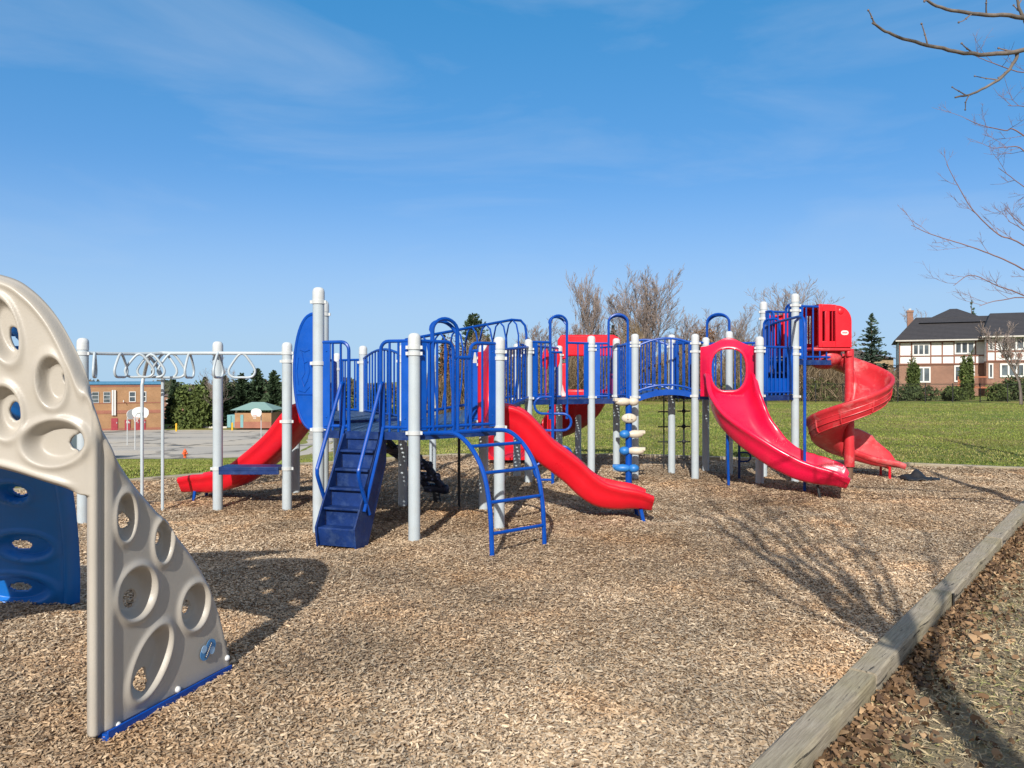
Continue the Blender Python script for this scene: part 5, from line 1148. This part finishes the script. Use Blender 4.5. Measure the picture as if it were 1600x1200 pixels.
for px, d, w, h, lab in ((1280, 54, 2.6, 1.5, 'low green shrub under the spiral slide'), (1160, 53, 3.0, 1.2, 'low olive shrub behind the curved red slide'), (1045, 53, 3.4, 1.3, 'low olive shrub behind the arched bridge'), (700, 56, 3.5, 2.2, 'dark shrub behind the stairs deck')):
    bush_at('wild_shrub', X_(px, d), d, w, h, 1.6, lab, group='shrubs in front of the thicket', mat='cedar' if px != 700 else 'hedge', n=900)
bush_at('leafy_beech', X_(706, 57), 57, 2.7, topz(535, 57)-gz(X_(706, 57), 57), 2.6, 'small tree still holding brown dead leaves behind the stairs deck', 'tree', n=2600, mat='brownleaf', leaf=0.17, clumps=40)
bush_at('leafy_beech', X_(1102, 64), 64, 2.4, topz(520, 64)-gz(X_(1102, 64), 64), 2.4, 'small rusty brown tree beside the post of the oval hood', 'tree', n=1400, mat='brownleaf', leaf=0.17, clumps=30)
GE = 'evergreens behind the lawn'
for px, d, top, w, lab, rd in ((740, 60, 490, 74, 'dark pine rising above the hoop of the stairs deck', 0.8), (694, 63, 524, 34, 'smaller dark pine left of the tall pine', 0.5), (762, 66, 525, 30, 'dark evergreen half hidden behind the ramp', 0.5), (958, 68, 508, 36, 'green evergreen between the two bare trees', 0.4), (905, 67, 520, 32, 'dull evergreen behind the red canopy', 0.4)):
    x = X_(px, d); spruce_at('pine_tree', x, d, topz(top, d)-gz(x, d), w/F*d*0.62, lab, GE, n=5200, leaf=0.34, round_=rd)
x = X_(1362, 82); spruce_at('blue_spruce', x, 82, topz(490, 82)-gz(x, 82), 3.0, 'pointed spruce standing left of the white and brick house', None, n=4200, mat='bluespruce', leaf=0.42)
x = X_(1518, 105); spruce_at('spruce_tree', x, 105, topz(469, 105)-gz(x, 105), 2.4, 'spruce tip showing over the ridge of the house roof', None, n=2000)
GS = 'evergreens around the school yard'
for px, d, top, w, lab in ((352, 128, 588, 34, 'leftmost dark spruce right of the bare pale tree'), (378, 130, 584, 40, 'dark spruce just behind the hut roof'), (402, 131, 577, 42, 'tallest dark spruce behind the hut'), (428, 129, 580, 40, 'dark spruce right of the hut'), (452, 131, 584, 40, 'dark spruce hidden partly by the grey post and crescent panel'), (480, 133, 590, 40, 'dark spruce behind the stairs'), (272, 138, 594, 22, 'small spruce behind the brown roof'), (320, 140, 590, 24, 'spruce tip above the round cedars'), (530, 130, 596, 44, 'spruce farther right behind the stairs'), (590, 126, 600, 44, 'spruce behind the stairs deck rails'), (640, 120, 602, 44, 'spruce behind the grey front post')):
    x = X_(px, d); spruce_at('spruce_tree', x, d, topz(top, d)-gz(x, d), w/F*d*0.72, lab, GS, n=6500, leaf=0.8, clear=0.0, round_=0.45)
for px, d, top, w, lab in ((289, 124, 608, 36, 'rounded yellow green cedar right of the school'), (313, 124, 606, 38, 'rounded cedar between the ring ladder legs and post')):
    x = X_(px, d); bush_at('round_cedar', x, d, w/F*d, topz(top, d)-gz(x, d), w/F*d, lab, 'tree', GS, n=2600, mat='cedar', leaf=0.5, clumps=34)

# ---------------------------------------------------------------- the big trees outside the frame whose shadows and branches show
def near_tree():
    x, y = 1.49, -0.35; root = thing('maple_tree', (x, y, -0.1), 'bare tree right behind the camera casting the forked trunk shadow', 'tree'); m = MB(); t = MB()
    m.tube(catmull([(x, y, -0.2), (x+0.01, y, 1.0), (x-0.01, y+0.02, 2.2), (x, y+0.03, 3.0)], 4), list(np.linspace(0.125, 0.10, 13)), 10)
    r_ = random.Random(5)
    for dx, dy, dz, r in ((-0.95, 0.1, 3.1, .064), (-0.70, 0.3, 3.7, .070), (-0.40, 0.1, 3.2, .055), (0.08, 0.2, 3.2, .05), (0.55, 0.1, 3.0, .036), (-1.0, 0.2, 1.3, .028), (1.4, 0.3, 2.3, .032), (-0.2, -0.3, 4.4, .045), (0.9, 0.0, 3.8, .03)):
        st = Vector((x, y+0.03, 2.7+r_.random()*0.3)); pts = [st, st+Vector((dx*0.33, dy*0.3, dz*0.30)), st+Vector((dx*0.68, dy*0.6, dz*0.66)), st+Vector((dx*1.0, dy, dz))]
        cv = [Vector(q)+Vector((r_.gauss(0, .02), r_.gauss(0, .02), 0)) for q in catmull(pts, 5)]; rr = [r*(1-0.75*i/(len(cv)-1)) for i in range(len(cv))]; m.tube(cv, rr, 6, caps=False)
        for i in range(11):
            j = r_.randint(6, len(cv)-1); q = cv[j]; d = Vector((r_.gauss(0, .6)+dx*0.2, r_.gauss(0, .5), r_.uniform(0.3, 1.2))).normalized(); ln = r_.uniform(0.4, 1.3); w = [q]
            for s in range(4): d = (d+Vector((r_.gauss(0, .15), r_.gauss(0, .15), 0.05))).normalized(); w.append(w[-1]+d*ln/4)
            t.tube(w, [0.010, 0.008, 0.007, 0.005, 0.004], 4, caps=False)
            for s in range(4):
                q2 = w[r_.randint(1, 4)]; d2 = (d+Vector((r_.gauss(0, .7), r_.gauss(0, .7), r_.gauss(0, .4)))).normalized(); t.tube([q2, q2+d2*r_.uniform(.15, .5)], [0.005, 0.003], 3, caps=False)
    m.build('trunk', M['bark'], root, smooth=60); t.build('crown', M['twignear'], root, smooth=0)
near_tree()
def limb_tree(name, loc, label, limbs, trunk_r, trunk_h, mat, seed, twigs=5, sub=0.5, rs=(0.03, 0.005), fork=None, depth=2, knob=True, extra=0):
    """tree outside the frame on the right: trunk plus limbs given as photo columns, rows and depths"""
    root = thing(name, loc, label, 'tree'); x, y, z = loc; m = MB(); t = MB(); r_ = random.Random(seed)
    m.tube([(x, y, z-0.1), (x+0.03, y, z+trunk_h*0.4), (x-0.02, y+0.02, z+trunk_h*0.8), (x, y, z+trunk_h)], [trunk_r, trunk_r*0.8, trunk_r*0.5, trunk_r*0.2], 10)
    def tw(q, d, ln, r, lv):
        w = [q]
        for s in range(4): d = (d+Vector((r_.gauss(0, .14), r_.gauss(0, .10), r_.gauss(0.05, .12)))).normalized(); w.append(w[-1]+d*ln/4)
        t.tube(w, [r, r*.8, r*.7, r*.6, r*.5], 4, caps=False)
        if knob:
            for s in (2, 4): t.ball(w[s], r*1.3, 5, 3)
        if lv > 0:
            for s in range(3): 
                a_ = Vector((r_.gauss(0, .6), r_.gauss(0, .5), r_.gauss(0.1, .5))); tw(w[r_.randint(1, 3)], (d+a_).normalized(), ln*r_.uniform(.35, .6), r*0.65, lv-1)
    for k, (pts, r0, r1, join) in enumerate(limbs):
        P = [pt(px, py, d) for px, py, d in pts]
        if join is not None: P = [Vector((x, y, z+join))]+P
        cv = [Vector(q) for q in catmull(P, 6)]; nn = len(cv); rr = [r0+(r1-r0)*i/(nn-1) for i in range(nn)]
        cv = [q+Vector((r_.gauss(0, r0*.1), r_.gauss(0, r0*.1), r_.gauss(0, r0*.1))) for q in cv]; m.tube(cv, rr, 8, caps=True)
        for i in range(twigs):
            j = min(nn-2, int(nn*(0.25+0.75*(i+r_.random())/twigs))); ax = (cv[j+1]-cv[j]).normalized(); a_ = Vector((r_.gauss(0, .5), r_.gauss(0, .4), r_.choice((-1, 1, 1))*r_.uniform(.4, 1.0)))
            tw(cv[j], (ax+a_*0.8).normalized(), sub*r_.uniform(.5, 1.3), max(r1*0.9, rr[j]*.45), depth)
    m.build('trunk', M[mat[0]], root, smooth=60); t.build('crown', M[mat[1]], root, smooth=50); return root
limb_tree('maple_tree', (5.6, 5.0, -0.1), 'near bare tree at the right whose knobbly branches reach into the top corner', [
    ([(1700, 40, 4.8), (1600, 78, 4.6), (1520, 84, 4.5), (1450, 71, 4.4), (1395, 55, 4.35), (1363, 36, 4.3)], .017, .006, 3.0),
    ([(1660, 60, 4.7), (1600, 28, 4.6), (1530, 22, 4.5), (1470, 12, 4.45), (1440, -4, 4.4)], .018, .006, 3.2),
    ([(1592, 78, 4.6), (1583, 100, 4.6), (1560, 125, 4.6), (1520, 146, 4.6), (1492, 152, 4.6)], .011, .005, None),
    ([(1600, 28, 4.6), (1592, 12, 4.6), (1588, -20, 4.6)], .010, .006, None),
    ([(1700, -80, 4.7), (1600, -140, 4.4), (1450, -200, 4.2)], .03, .008, 3.6)], 0.13, 6.0, ('bark', 'twignear'), 3, twigs=4, sub=0.13, depth=0)
lim = []
for a_ in ([(1720, 470, 12.2), (1600, 384, 12), (1560, 366, 12), (1522, 330, 12), (1500, 296, 12), (1479, 256, 12)], [(1720, 500, 12.4), (1600, 422, 12.2), (1545, 396, 12.2), (1500, 380, 12.2), (1455, 366, 12.2), (1424, 352, 12.2)],
           [(1720, 520, 12.6), (1600, 462, 12.4), (1560, 447, 12.4), (1518, 430, 12.4), (1490, 446, 12.4)], [(1740, 330, 12.8), (1600, 212, 12.8), (1570, 204, 12.8), (1535, 196, 12.8), (1510, 186, 12.8)],
           [(1740, 200, 13), (1640, 120, 13), (1590, 112, 13), (1545, 96, 13), (1525, 88, 13)], [(1740, 420, 12), (1640, 300, 12), (1600, 236, 12), (1572, 230, 12), (1552, 232, 12)], [(1740, 430, 12.6), (1640, 380, 12.6), (1590, 345, 12.6), (1570, 325, 12.6)],
           [(1720, 540, 12.3), (1620, 470, 12.3), (1560, 470, 12.3), (1530, 478, 12.3)], [(1740, 440, 12.2), (1650, 330, 12.2), (1600, 292, 12.2), (1560, 262, 12.2)], [(1740, 460, 12.2), (1650, 400, 12.2), (1600, 360, 12.2), (1575, 345, 12.2)], [(1740, 300, 12.2), (1660, 210, 12.2), (1610, 170, 12.2), (1575, 165, 12.2)]):
    lim.append((a_, .015, .0045, 1.8+0.35*len(lim)))
limb_tree('ash_tree', (10.2, 12.3, -0.1), 'bare tree beyond the right border with thin reddish twigs against the sky', lim, 0.10, 6.5, ('twigred', 'twigred'), 8, twigs=6, sub=0.5, depth=2, knob=False)

# ---------------------------------------------------------------- buildings
def bp(m, px0, px1, py0, py1, y, th, s):
    """box whose front face covers a pixel rectangle at depth y (s = metres per pixel); th back from it"""
    x0, x1 = (px0-800)*s, (px1-800)*s; z1, z0 = EYE-(py0-HZ)*s, EYE-(py1-HZ)*s
    m.box(((x0+x1)/2, y+th/2, (z0+z1)/2), (x1-x0, th, z1-z0)); return m
def window(parent, px0, px1, py0, py1, y, s, nv=2, nh=1, fw=0.10, frame='white', name='window'):
    x0, x1 = (px0-800)*s, (px1-800)*s; z1, z0 = EYE-(py0-HZ)*s, EYE-(py1-HZ)*s; m = MB(); cz = (z0+z1)/2
    for i in range(nv+1): m.box((x0+(x1-x0)*i/nv, y-0.04, cz), (fw, 0.12, z1-z0+fw))
    for i in range(nh+1): m.box(((x0+x1)/2, y-0.037, z0+(z1-z0)*i/nh), (x1-x0+fw*0.98, 0.12, fw))
    o = m.build(name, M[frame], parent, smooth=0); k = MB(); k.box(((x0+x1)/2, y-0.015, cz), (x1-x0, 0.03, z1-z0)); k.build('pane', M['glass'], o, smooth=0); return o
def hip(m, x0, x1, y0, y1, ze, zr, r0, r1, yr=None, ov=0.35):
    """hip roof: eaves rectangle, ridge from x=r0 to r1"""
    yr = (y0+y1)/2 if yr is None else yr; v = [(x0-ov, y0-ov, ze), (x1+ov, y0-ov, ze), (x1+ov, y1+ov, ze), (x0-ov, y1+ov, ze), (r0, yr, zr), (r1, yr, zr)]
    m.add(v, [(0, 1, 5, 4), (1, 2, 5), (2, 3, 4, 5), (3, 0, 4), (3, 2, 1, 0)]); return m
def school():
    y, s = 120, 0.1; T = thing('school_building', (-54.8, y, -6.8), 'two storey tan brick school with a blue roof edge across the yard', 'school')
    m = MB(); bp(m, 20, 252, 600.5, 676, y, 14, s); m.build('wall', M['brick'], T, smooth=0)
    m = MB(); bp(m, 19.5, 252.5, 596.5, 600.4, y-0.25, 14.5, s); m.build('roof_edge', M['fascia'], T, smooth=0)
    m = MB(); bp(m, 20, 252, 601.5, 604, y-0.06, 0.06, s); bp(m, 20, 252, 640, 645, y-0.06, 0.06, s); bp(m, 20, 252, 628, 629.4, y-0.06, 0.06, s); bp(m, 20, 252, 667.5, 676, y-0.08, 0.08, s); m.build('brick_band', M['brickred'], T, smooth=0)
    for p0, p1 in ((112, 121), (130.5, 141), (148.5, 158), (165.5, 175)): window(T, p0, p1, 612, 628, y, s, 1, 3, 0.08, 'steel')
    for p0, p1 in ((203.5, 212.5), (224, 228.5)): window(T, p0, p1, 612, 627, y, s, 1, 2, 0.10, 'white')
    m = MB(); bp(m, 177.5, 180, 609, 647.5, y-0.3, 0.3, s); bp(m, 181, 183.4, 609, 647.5, y-0.3, 0.3, s); m.build('downpipe', M['white'], T, smooth=0)
    for p0, p1, p2, nm in ((176.5, 186, 652, 'doorred'), (196.5, 205, 655, 'doorred'), (212, 217.8, 655, 'doorred'), (218.4, 228, 655, 'doorred')):
        m = MB(); bp(m, p0, p1, p2, 673, y-0.12, 0.12, s); dd = m.build('door', M[nm], T, smooth=0); k = MB(); x = (p1-1.2-800)*s; k.box((x, y-0.16, -5.4), (0.10, 0.06, 0.25)); k.build('handle', M['steel'], dd, smooth=0)
    m = MB(); bp(m, 199, 202.5, 656.5, 660, y-0.15, 0.03, s); m.build('door_notice', M['white'], T, smooth=0)
    m = MB(); m.tube([(-60.5, y-0.1, -2.2), (-60.5, y-0.6, -2.0), (-60.5, y-0.7, -2.25)], 0.06, 6); m.build('wall_lamp', M['white'], T)
    T.rotation_euler = (0, 0, R(24)); T.scale = (0.92, 1, 1)
school()
def hut():
    y, s = 119, 0.0992; T = thing('yard_hut', (-40, y+2, -6.7), 'small tan brick hut with a pale green roof in front of the spruces', 'hut'); m = MB()
    bp(m, 367, 424, 645, 668.5, y, 5, s); m.build('wall', M['brick'], T, smooth=0); m = MB(); bp(m, 366.8, 424.2, 659, 669, y-0.06, 0.06, s); m.build('brick_band', M['brickred'], T, smooth=0)
    m = MB(); 
    for px in (367.5, 395, 423): bp(m, px, px+1.5, 640, 645, y+0.2, 0.2, s)
    m.build('roof_post', M['steel'], T, smooth=0)
    m = MB(); x0, x1 = (366-800)*s, (426-800)*s; hip(m, x0, x1, y-0.4, y+5.4, EYE-(640.5-HZ)*s, EYE-(629-HZ)*s, (385-800)*s, (405-800)*s); m.build('roof', M['roofgreen'], T, smooth=0)
    m = MB(); bp(m, 376, 380.5, 648, 668, y-0.08, 0.08, s); m.build('door', M['teal'], T, smooth=0)
    T2 = thing('storage_shed', (-44, y+1.5, -6.7), 'plain teal metal box left of the green roofed hut', 'shed'); m = MB(); bp(m, 353, 366, 648.5, 668.5, y+0.5, 2.5, s); m.build('body', M['teal'], T2, bevel=0.05); m = MB(); bp(m, 359.2, 359.8, 650, 668, y+0.45, 0.05, s); m.build('door_gap', M['black'], T2, smooth=0)
hut()
def portable():
    x0, x1, y0, y1, z0 = -36.5, -31.8, 51, 57, -4.3; T = thing('portable_classroom', ((x0+x1)/2, 54, z0), 'low classroom cabin hidden behind the beige arch, shading the yard', 'cabin')
    m = MB(); m.box(((x0+x1)/2, (y0+y1)/2, z0+1.6), (x1-x0, y1-y0, 3.6)); m.build('wall', M['stucco'], T, smooth=0); m = MB(); hip(m, x0, x1, y0, y1, z0+3.4, z0+3.9, x0+2, x1-2, ov=0.05); m.build('roof', M['roofbrown'], T, smooth=0)
portable()
def brown_house():
    y, s = 150, 0.125; T = thing('brown_roof_house', (-66, y+4, -6.8), 'distant house with a brown roof between the school and the cedars', 'house'); m = MB(); bp(m, 256, 292, 618, 672, y, 9, s); m.build('wall', M['housebrick'], T, smooth=0)
    m = MB(); hip(m, (256-800)*s, (292-800)*s, y, y+9, EYE-(619-HZ)*s, EYE-(608-HZ)*s, (262-800)*s, (282-800)*s); rf = m.build('roof', M['roofbrown'], T, smooth=0); m = MB(); bp(m, 277, 281, 606, 618, y+2, 1, s); m.build('chimney', M['stucco'], rf, smooth=0); window(T, 261, 264.5, 624, 630, y, s, 1, 1, .12)
brown_house()
def tudor():
    y, s = 72, 0.06; T = thing('tudor_house', (36.2, y, -0.2), 'white and brick house with a dark roof and brown timbers beyond the fence', 'house')
    m = MB(); bp(m, 1405, 1537, 569, 626, y, 10, s); bp(m, 1537, 1640, 566, 626, y-1.6, 12, s); m.build('brick_wall', M['housebrick'], T, smooth=0)
    m = MB(); bp(m, 1405, 1537, 533, 569, y-0.05, 10, s); bp(m, 1537, 1640, 531, 566, y-1.65, 12, s); m.build('stucco_wall', M['stucco'], T, smooth=0)
    m = MB(); w = 0.07
    for px in (1405.8, 1425, 1455.5, 1473.5, 1492, 1524): bp(m, px-1.0, px+1.0, 534, 569, y-0.11, 0.06, s)
    for py in (535, 556.5, 569): bp(m, 1405, 1537, py-1, py+1, y-0.115, 0.06, s)
    for px in (1550, 1596): bp(m, px-1, px+1, 533, 566, y-1.71, 0.06, s)
    for py in (551.5, 565.5): bp(m, 1537.5, 1640, py-1, py+1, y-1.715, 0.06, s)
    bp(m, 1537, 1539, 532, 566, y-1.71, 0.06, s); m.build('timber_trim', M['timberbrown'], T, smooth=0)
    for p in ((1427.5, 1453, 539, 555, 3), (1493.5, 1522, 536, 553.5, 3)): window(T, *p[:4], y-0.05, s, p[4], 1, 0.14)
    for p in ((1434, 1454, 574.5, 596.5, 2), (1493, 1522, 572.5, 595.5, 3)): window(T, *p[:4], y, s, p[4], 1, 0.14)
    window(T, 1558, 1591, 530.5+1.5, 549, y-1.65, s, 3, 1, 0.15); window(T, 1541, 1546, 533, 549, y-1.65, s, 1, 1, 0.12); window(T, 1541, 1546, 570, 590, y-1.6, s, 1, 1, 0.12); window(T, 1558, 1591, 570.5, 588, y-1.6, s, 3, 1, 0.16, name='patio_door')
    m = MB()
    for px in (1562, 1573, 1584.5): x, z = (px-800)*s, EYE-(557.5-HZ)*s; m.ext([(x+0.22*math.cos(k), z+0.22*math.sin(k)) for k in np.linspace(0, 6.283, 14, endpoint=False)], (0, y-1.71, 0), (1, 0, 0), (0, 0, 1), 0.08)
    m.build('round_ornament', M['timberbrown'], T)
    x0, x1 = (1403-800)*s, (1539-800)*s; m = MB(); hip(m, x0, x1+3, y-0.2, y+10.2, EYE-(532.5-HZ)*s, 7.45, x0+2.0, x1+3, ov=0.4); hip(m, (1535-800)*s, (1660-800)*s, y-1.9, y+10.2, EYE-(530-HZ)*s, 7.6, (1556-800)*s, (1650-800)*s, ov=0.4)
    hip(m, (1440-800)*s, (1560-800)*s, y+3.2, y+13, 6.8, 8.45, 41.9, 42.6, ov=0); rf = m.build('roof', M['roof'], T, smooth=0)
    m = MB(); bp(m, 1376.5, 1386, 487, 512, y+6, 0.9, s*1.08); bp(m, 1375.6, 1386.9, 486, 489, y+5.95, 1.0, s*1.08); ch = m.build('chimney', M['housebrick'], rf, smooth=0); m = MB(); bp(m, 1379, 1383, 483, 486.5, y+6.2, 0.4, s*1.08); m.build('chimney_pot', M['steel'], ch, smooth=0)
    m = MB(); bp(m, 1399, 1537, 532, 534, y-0.66, 0.12, s); bp(m, 1529, 1640, 529.5, 531.5, y-2.4, 0.12, s); m.build('gutter', M['stone'], T, smooth=0)
    m = MB(); bp(m, 1525, 1572, 603.5, 606, y-4.5, 2.8, s*0.95); 
    for px in (1527, 1548, 1570): bp(m, px, px+1.6, 605, 622, y-4.4, 0.12, s*0.95)
    dk = m.build('wooden_deck', M['deckwood'], T, smooth=0); m = MB(); bp(m, 1526, 1544, 588, 603.4, y-4.4, 0.08, s*0.95); bp(m, 1544, 1571, 588, 590, y-4.45, 0.1, s*0.95)
    m.build('deck_board', M['deckwood'], dk, smooth=0); m = MB()
    for i in range(14): bp(m, 1545+i*2, 1545.7+i*2, 590, 603.4, y-4.42, 0.06, s*0.95)
    m.build('deck_railing', M['timberbrown'], dk, smooth=0)
    T.rotation_euler = (0, 0, R(-25)); T.scale = (0.86, 1, 1)
tudor()
def grey_roof_house(px0, px1, pe, pr, y, label, wins):
    s = y/F; T = thing('brick_house', ((px0+px1-1600)/2*s, y+4, -0.2), label, 'house'); m = MB(); bp(m, px0, px1, pe, 622, y, 9, s); m.build('wall', M['yellowbrick'], T, smooth=0)
    m = MB(); w = (px1-px0)*s; hip(m, (px0-800)*s, (px1-800)*s, y, y+9, EYE-(pe-HZ)*s, EYE-(pr-HZ)*s*1.05, (px0-800)*s+3, (px1-800)*s-3); m.build('roof', M['roofbrown'], T, smooth=0)
    for w_ in wins: window(T, *w_, y, s, 2, 2, 0.13)
grey_roof_house(1318, 1396, 560, 546, 92, 'yellow brick house with a grey roof behind the spiral slide', [(1322, 1336, 566, 580), (1350, 1362, 566, 580)])
grey_roof_house(1225, 1300, 578, 560, 95, 'yellow brick house half hidden by brown shrubs', [(1258, 1272, 590, 606), (1276, 1284, 562+20, 596), (1240, 1250, 590, 606)])

# ---------------------------------------------------------------- yard furniture
def basket(px, d, py, face, label):
    x = X_(px, d); z = gz(x, d); T = thing('basketball_hoop', (x, d, z), label, 'hoop', 'basketball hoops in the school yard'); zb = topz(py, d); m = MB(); X = Vector((math.cos(face), math.sin(face), 0)); Nv = Vector((math.sin(face), -math.cos(face), 0)); p = Vector((x, d, z))
    m.tube([p-Vector((0, 0, .1)), Vector((x, d, zb-0.3)), Vector((x, d, zb))+Nv*0.35, Vector((x, d, zb))+Nv*0.8], 0.055, 8); m.build('pole', M['steel'], T)
    c_ = Vector((x, d, zb))+Nv*0.82; m = MB(); pl = [(-0.62, -0.42), (0.62, -0.42), (0.84, -0.1), (0.84, 0.16)]+[(0.84*math.cos(k), 0.16+0.42*math.sin(k)) for k in np.linspace(0.25, 2.9, 9)]+[(-0.84, 0.16), (-0.84, -0.1)]; m.ext(pl, c_, X, (0, 0, 1), 0.05); bb = m.build('backboard', M['white'], T)
    m = MB(); q = c_+Nv*0.3+Vector((0, 0, -0.3)); m.tube([q+X*(0.23*math.cos(k))+Nv*(0.23*math.sin(k)) for k in np.linspace(0, 6.283, 14, endpoint=False)], 0.02, 5, closed=True); m.bar(c_+Vector((0, 0, -.3)), q-Nv*0.2, 0.05, 0.05); m.build('rim', M['orange'], T)
    m = MB()
    for k in np.linspace(0, 6.283, 10, endpoint=False): m.tube([q+X*(0.23*math.cos(k))+Nv*(0.23*math.sin(k)), q+X*(0.13*math.cos(k+.4))+Nv*(0.13*math.sin(k+.4))-Vector((0, 0, .4))], 0.012, 3)
    m.build('net', M['white'], T); 
basket(211, 71, 646, R(172), 'white fan backboard hoop facing the school, its pole just left of the ring ladder leg'); basket(199, 78, 648, R(70), 'white backboard hoop turned sideways, beside the beige climber'); basket(408, 95, 645, R(-25), 'white fan backboard hoop in front of the green roofed hut')
def hydrant():
    p = gp(289, 716, -4.85); x, y = X_(289, 60.2), 60.2; z = gz(x, y); T = thing('fire_hydrant', (x, y, z), 'small orange fire hydrant at the edge of the school yard', 'hydrant'); m = MB()
    m.lathe([(0.17, 0), (0.17, 0.05), (0.11, 0.06), (0.11, 0.5), (0.16, 0.51), (0.16, 0.56), (0.13, 0.6), (0.10, 0.68), (0.04, 0.74), (0.03, 0.80)], (x, y, z), 14); m.build('barrel', M['orange'], T); m = MB()
    for sg in (-1, 1): m.tube([(x+sg*0.1, y, z+0.42), (x+sg*0.22, y, z+0.42)], 0.06, 8)
    m.tube([(x, y-0.1, z+0.38), (x, y-0.22, z+0.38)], 0.075, 8); m.build('outlet', M['orange'], T)
hydrant()
def bollard(px, d, label):
    x = X_(px, d); z = gz(x, d); m = MB(); m.lathe([(0.14, -0.1), (0.14, 1.1), (0.12, 1.19), (0.06, 1.24), (0.01, 1.25)], (x, d, z), 12); o = m.build('yellow_bollard', M['yellow'], None); tag(o, label, 'bollard', 'yellow bollards in the school yard')
bollard(275.5, 113, 'yellow bollard in front of the rounded cedars'); bollard(363, 117, 'yellow bollard in front of the teal storage box')
m = MB(); m.bar((X_(262, 124.4), 124.4, gz(X_(262, 124.4), 124)+0.15), (X_(355, 124.4), 124.4, gz(X_(355, 124.4), 124)+0.15), 0.4, 0.45); o = m.build('yard_kerb', M['stone'], None); tag(o, 'pale kerb along the far side of the school yard', 'kerb')
# fence and garden plants by the house
def fence():
    T = thing('chain_link_fence', (X_(1450, 52), 52, -0.1), 'black wire fence along the gardens at the far end of the lawn', 'fence'); m = MB(); k = MB(); w = MB(); y = 51.5; z0 = -0.1; x0, x1 = X_(1060, y), X_(1660, y); n = 14
    for i in range(n+1): x = x0+(x1-x0)*i/n; q = MB(); q.tube([(x, y, z0-0.1), (x, y, z0+1.28)], 0.035, 6); q.build('fence_post', M['wire'], T)
    m.tube([(x0, y, z0+1.22), (x1, y, z0+1.22)], 0.022, 6); m.tube([(x0, y, z0+0.1), (x1, y, z0+0.1)], 0.012, 4); m.build('fence_rail', M['wire'], T)
    s = 0.16; h = 1.12; N_ = int((x1-x0+h)/s); V = []; Fq = []
    for i in range(N_):
        for sg in (1, -1):
            a_ = x0-h+i*s if sg == 1 else x0+i*s+h; b_ = a_+sg*h; t0, t1 = 0, 1
            b0 = len(V); V += [(a_, y, z0+.1), (a_+0.010, y, z0+.1), (b_+0.010, y, z0+.1+h), (b_, y, z0+.1+h)]; Fq.append((b0, b0+1, b0+2, b0+3))
    w.add(V, Fq); w.build('wire_mesh', M['wire'], T, smooth=0)
fence()
GP = 'garden plants by the house'
for px0, px1, top, d, mat, lab, bx in ((1391, 1457, 604, 54.5, 'hedge', 'clipped dark hedge under the left windows of the house', True), (1474, 1502, 606, 54.5, 'cedar', 'round olive bush between the hedge and the twin cedars', False), (1545, 1572, 602, 54, 'cedar', 'olive bush in front of the wooden deck', False), (1562, 1625, 590, 55, 'hedge', 'big dark bush at the right border below the patio door', False), (1372, 1393, 612, 53.5, 'cedar', 'small round green bush left of the hedge', False)):
    x = X_((px0+px1)/2, d); bush_at('garden_bush', x, d, (px1-px0)/F*d*1.05, topz(top, d)-gz(x, d), 1.4, lab, 'shrub', GP, n=2200, mat=mat, leaf=0.17, boxy=bx, clumps=40)
for px, w, top, d, lab in ((1425, 15, 567, 56, 'short green column cedar in front of the hedge'), (1432, 12, 575, 57, 'shorter cedar merging with the column cedar by the left window'), (1506.5, 13, 560, 56, 'left one of the tall twin column cedars'), (1516, 12, 561, 56.5, 'right one of the tall twin column cedars')):
    x = X_(px, d); bush_at('column_cedar', x, d, w/F*d*1.05, topz(top, d)-gz(x, d), w/F*d, lab, 'shrub', GP, n=2600, mat='cedar', leaf=0.15, clumps=46)
